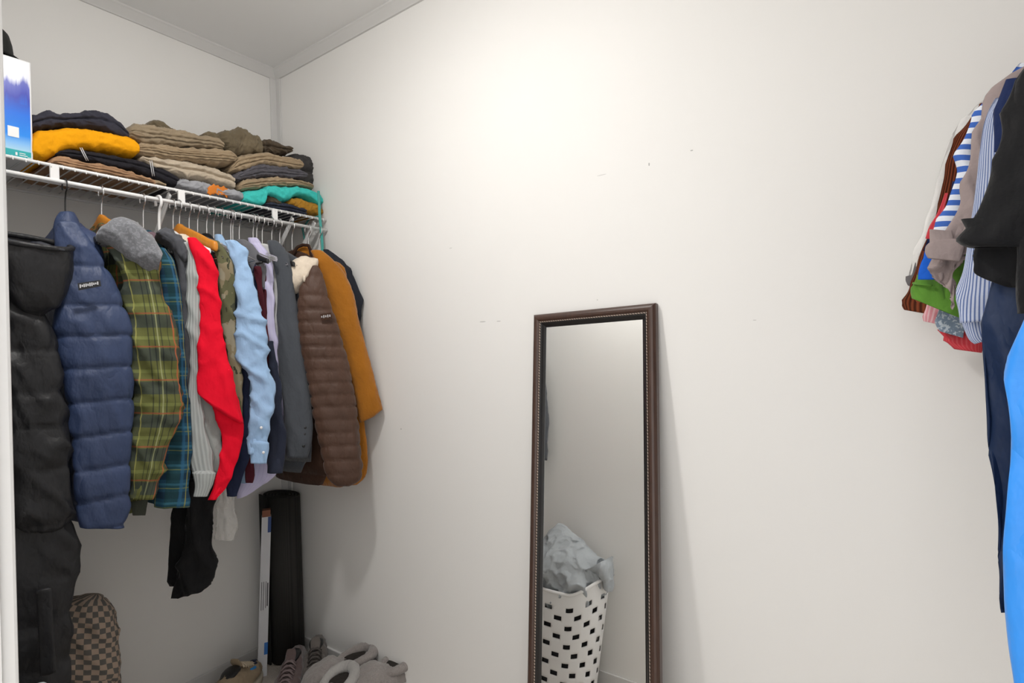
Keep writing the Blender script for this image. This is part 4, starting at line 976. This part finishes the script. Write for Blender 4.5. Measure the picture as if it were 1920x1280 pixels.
lw = rows_of(ab, [(1250, 96, 219), (1268, 92, 223), (1300, 90, 224)], .74); q = lw[-1]
loft('bag_top', rw, M['check'], bg_, 34, 48, 2.6, wrinkle(5, .006, 9, 6), (1, 1))
lw += [(V((q[0].x, q[0].y, .10)), q[1], q[2]), (V((q[0].x, q[0].y, .012)), q[1]*.95, q[2]*.95)]
loft('bag_base', lw, M['check'], bg_, 34, 48, 2.6, wrinkle(6, .005, 9, 6), (1, 1))
# ------------------------------------------------------------------ footwear
def shoe(name, label, pos, ang, L, mu, ms, lace=None, kind='sneaker', group='shoes on the closet floor', seed=1, panels=None, scale=1):
    t = thing(name, label, 'shoe' if kind == 'sneaker' else 'slipper', (pos[0], pos[1], 0), group)
    ca, sa = math.cos(ang), math.sin(ang)
    def P(s, l, z): return V((pos[0]+ca*s-sa*l, pos[1]+sa*s+ca*l, z))
    D = V((ca, sa, 0)); Lr = V((-sa, ca, 0))
    wid = lambda s: (.034+.010*math.sin(PI*min(1, max(0, (s-.25)/.85))))*scale*(1 if kind == 'sneaker' else 1.25)
    fat = 1 if kind == 'sneaker' else 1.25
    prof = [(-.02, .030, .070), (.02, .75, .082), (.15, .95, .092), (.32, .95, .098), (.45, .97, .088), (.6, 1.02, .070), (.75, 1.02, .058), (.88, .85, .050), (.96, .55, .042), (1.0, .12, .034)]
    sl = [(P((s-.5)*L, 0, .016*fat), Lr*max(.004, wid(s)*w*1.08), V((0, 0, .015*fat))) for s, w, h in prof]
    loft('sole', sl, ms, t, 30, 24, 4, None, (1, 1))
    if kind == 'sneaker':
        up = [(P((s-.5)*L, 0, .022+h*scale/2), Lr*max(.004, wid(s)*w), V((0, 0, h*scale/2))) for s, w, h in prof]
        loft('upper', up, mu, t, 46, 34, 2.3, wrinkle(seed, .003, 16, 16), (1, 1))
        zt = .022+.096*scale
        op = [(P(-.30*L, 0, zt-.010), Lr*.018, V((0, 0, .010))), (P(-.2*L, 0, zt-.004), Lr*.026, V((0, 0, .012))), (P(-.08*L, 0, zt-.004), Lr*.024, V((0, 0, .012))), (P(.0*L, 0, zt-.012), Lr*.012, V((0, 0, .010)))]
        loft('shoe_inner_shade', op, M['blackplastic'], t, 20, 20, 2.2, None, (1, 1))  # solid black body painted as the shade inside the shoe
        tg_ = [(P(.02*L, 0, zt-.006), Lr*.016, D*.004+V((0, 0, .006))), (P(-.04*L, 0, zt+.014), Lr*.018, D*.004+V((0, 0, .004))), (P(-.06*L, 0, zt+.028), Lr*.014, D*.003)]
        loft('tongue', tg_, mu, t, 12, 16, 2.6, None, (1, 1))
        if lace:
            for k in range(5):
                s = .02+k*.055; zz = zt-.004-k*.0085
                for sg in (-1, 1):
                    tube('lace', [P(s*L, -sg*.022, zz-.008), P((s+.02)*L, -sg*.008, zz+.005), P((s+.04)*L, sg*.010, zz+.003), P((s+.055)*L, sg*.024, zz-.010)], .0032, lace, t, 6)
        if panels:
            for s, l, sz_, mm in panels:
                def top(x, y_):
                    k = 0
                    while k < len(prof)-2 and prof[k+1][0] < x+.5: k += 1
                    q = (x+.5-prof[k][0])/(prof[k+1][0]-prof[k][0]); h = prof[k][2]+(prof[k+1][2]-prof[k][2])*q; w = wid(x+.5)*(prof[k][1]+(prof[k+1][1]-prof[k][1])*q)
                    return .022+h*scale*(.5+.5*math.sqrt(max(0, 1-(y_/max(w, .005))**2)))
                loft('panel', [(P((s+d)*L, l, top(s+d, l)-.0005), Lr*sz_*k, V((0, 0, .0035))) for d, k in ((-.06, .2), (-.035, .8), (0, 1), (.035, .8), (.06, .2))], mm, t, 14, 16, 2.4, None, (1, 1))
    else:
        ff = lambda u, v, a, t_, p: .0035*nz(p.x*120+seed, p.y*120, p.z*90)+.008*nz(p.x*22+seed, p.y*22, p.z*22)
        hull = [(P(-.5*L, 0, .055), Lr*.012, V((0, 0, .020))), (P(-.46*L, 0, .058), Lr*.036, V((0, 0, .034))), (P(-.3*L, 0, .058), Lr*.050, V((0, 0, .040))), (P(-.05*L, 0, .062), Lr*.054, V((0, 0, .044))), (P(.12*L, 0, .072), Lr*.060, V((0, 0, .052))), (P(.28*L, 0, .066), Lr*.060, V((0, 0, .048))), (P(.43*L, 0, .055), Lr*.046, V((0, 0, .036))), (P(.5*L, 0, .045), Lr*.02, V((0, 0, .02)))]
        loft('plush_upper', hull, mu, t, 60, 54, 2.3, ff, (1, 1))
        pts = []; rad = []
        for k in range(41):
            q = 2*PI*k/40; c_ = math.cos(q)
            pts.append(P(-.20*L-.245*L*c_, .046*math.sin(q), .104+.012*c_)); rad.append(.0165+.003*c_+.003*nz(k*.9, seed, 1))
        tube('fluffy_collar', pts, rad, mu, t, 16)
        loft('slipper_shade', [(P(-.40*L, 0, .098), Lr*.010, V((0, 0, .004))), (P(-.3*L, 0, .1), Lr*.034, V((0, 0, .006))), (P(-.12*L, 0, .1), Lr*.036, V((0, 0, .006))), (P(-.02*L, 0, .1), Lr*.012, V((0, 0, .004)))], cloth('painted_inner_shade', (.03, .025, .022, 1)), t, 20, 24, 2.4, None, (1, 1))  # dark filler stands in for the shadowed gap behind the toe cap
    return t
fur = cloth('grey_plush', (.33, .30, .285, 1), 1, .5, 420, 1.0, .35, .1, (.25, .225, .215, 1))
fur2 = cloth('pale_grey_plush', (.40, .385, .37, 1), 1, .5, 420, 1.0, .3, .1)
mauve = cloth('dusty_mauve_knit', (.105, .075, .072, 1), .95, .3, 300, .7)
taupeg = cloth('taupe_grey_mesh', (.13, .115, .105, 1), .9, .2, 300, .7)
def fl(px, py, z): p = hit(px, py, 2, z); return (p.x, p.y)
shoe('knit_shoe', 'dusty mauve knit shoe in front of the rolled mat', fl(545, 1258, .075), math.radians(-48), .25, mauve, mauve, plain('mauve_lace', (.16, .12, .12, 1), .8), seed=3)
shoe('knit_shoe', 'taupe grey knit shoe against the back wall by the mat', fl(592, 1234, .075), math.radians(-40), .24, taupeg, taupeg, plain('dark_lace', (.07, .06, .055, 1), .8), seed=5)
shoe('plush_slipper', 'grey plush slipper between knit shoes and its pair', fl(640, 1262, .06), math.radians(-118), .27, fur, fur, kind='slipper', seed=7)
shoe('plush_slipper', 'grey plush slipper standing against the back wall', fl(722, 1272, .06), math.radians(-112), .27, fur, fur, kind='slipper', seed=9)
shoe('white_plush_slipper', 'pale whitish plush slipper lying in front of the grey pair', fl(620, 1320, .05), math.radians(-75), .24, fur2, fur2, kind='slipper', seed=11)
beige = cloth('beige_suede', (.36, .28, .19, 1), .95)
shoe('retro_sneaker', 'beige sneaker with navy and bright blue panels and cream laces', fl(446, 1276, .06), math.radians(122), .27, beige, plain('cream_rubber', (.5, .45, .36, 1), .6), plain('cream_lace', (.62, .52, .38, 1), .8), seed=13,
     panels=[(.30, .012, .010, M['navy']), (.30, -.016, .010, M['navy']), (.40, .0, .012, M['navy']), (.16, .030, .009, M['navy']), (.18, -.030, .010, plain('bright_blue', (.02, .22, .58, 1), .6)), (-.25, .030, .010, M['navy'])])

# ------------------------------------------------------------------ laundry hamper with a heap of grey sheets (seen in the mirror)
hx, hy, HH = .93, -1.03, .385
hp = thing('laundry_hamper', 'white plastic laundry hamper with slotted sides by the front wall', 'hamper', (hx, hy, 0))
def hring(z):
    k = z/HH; return .150+.022*k, .118+.020*k
def rimz(q): return HH+.16*max(0, abs(math.cos(q))-.35)**1.6
vs = []; fs = []; NZ = 44; NA = 132
for i in range(NZ+1):
    for j in range(NA):
        q = 2*PI*j/NA; z = .004+i/NZ*(rimz(q)-.004); a, b_ = hring(z)
        vs.append((hx+a*spow(math.cos(q), .9), hy+b_*spow(math.sin(q), .9), z))
for i in range(NZ):
    for j in range(NA):
        k = (j+1) % NA; rowi, ri = divmod(i-4, 4); slot = False
        if 0 <= rowi < 9 and ri < 2: slot = (j+(5 if rowi % 2 else 0)) % 11 < 4
        if not slot: fs.append((i*NA+j, i*NA+k, (i+1)*NA+k, (i+1)*NA+j))
o = mesh('basket_shell', vs, fs, M['whiteplastic'], hp)
md = o.modifiers.new('thickness', 'SOLIDIFY'); md.thickness = .004; md.offset = -1
pts = []
for j in range(97):
    q = 2*PI*j/96; a, b_ = hring(rimz(q)); pts.append((hx+a*spow(math.cos(q), .9), hy+b_*spow(math.sin(q), .9), rimz(q)))
tube('rim', pts, .007, M['whiteplastic'], hp, 10)
a, b_ = hring(0)
lathe('basket_floor', [(0, .012), (a*.97, .012), (a*.97, .004), (0, .004)], (hx, hy, 0), M['whiteplastic'], hp, 40, b_/a)
lathe('dark_inner_shell', [(.128, .03), (.138, HH*.9)], (hx, hy, 0), plain('dark_inner_shell', (.05, .05, .055, 1), .9), hp, 48, .8)  # open dark cone just inside the slotted shell
M['sheet'] = cloth('pale_grey_blue_sheet', (.42, .45, .475, 1), .9)
sh_ = thing('heaped_bed_sheet', 'crumpled pale grey bed sheet heaped in the laundry hamper', 'sheet', (hx, hy, HH))
def crumple(seed):
    def f(u, v, a, t, p):
        w = noise.noise_vector(V((p.x*7+seed, p.y*7, p.z*4)))*.7; r = 0
        for k, s in ((1, 1), (2.1, .55), (4.3, .25)):
            r += s*(max(0, 1-3*abs(nz(p.x*9*k+w.x+seed, p.y*9*k+w.y, p.z*5*k+w.z)))**1.3)
        return (.034*r-.014)*(1-t*.75)
    return f
RW = [(.33, .132, .108, 0, 0), (.39, .145, .118, 0, 0), (.45, .165, .130, .005, 0), (.51, .150, .112, -.005, -.005), (.555, .110, .078, -.03, -.012), (.60, .070, .048, -.06, -.014), (.64, .018, .012, -.075, -.008)]
loft('heap', [(V((hx+dx, hy+dy, z)), V((a, 0, 0)), V((0, b_, 0))) for z, a, b_, dx, dy in RW], M['sheet'], sh_, 110, 120, 2.2, crumple(2), (1, 1))
loft('overhang', [(V((hx+.10, hy, .48)), V((.05, 0, .03)), V((0, .07, 0))), (V((hx+.15, hy+.01, .50)), V((.03, 0, .035)), V((0, .06, 0))), (V((hx+.185, hy+.015, .475)), V((.018, 0, .012)), V((0, .045, 0))), (V((hx+.195, hy+.015, .42)), V((.010, 0, 0)), V((0, .025, 0)))], M['sheet'], sh_, 60, 60, 2.2, lambda *k: crumple(5)(*k)*.8, (1, 1))
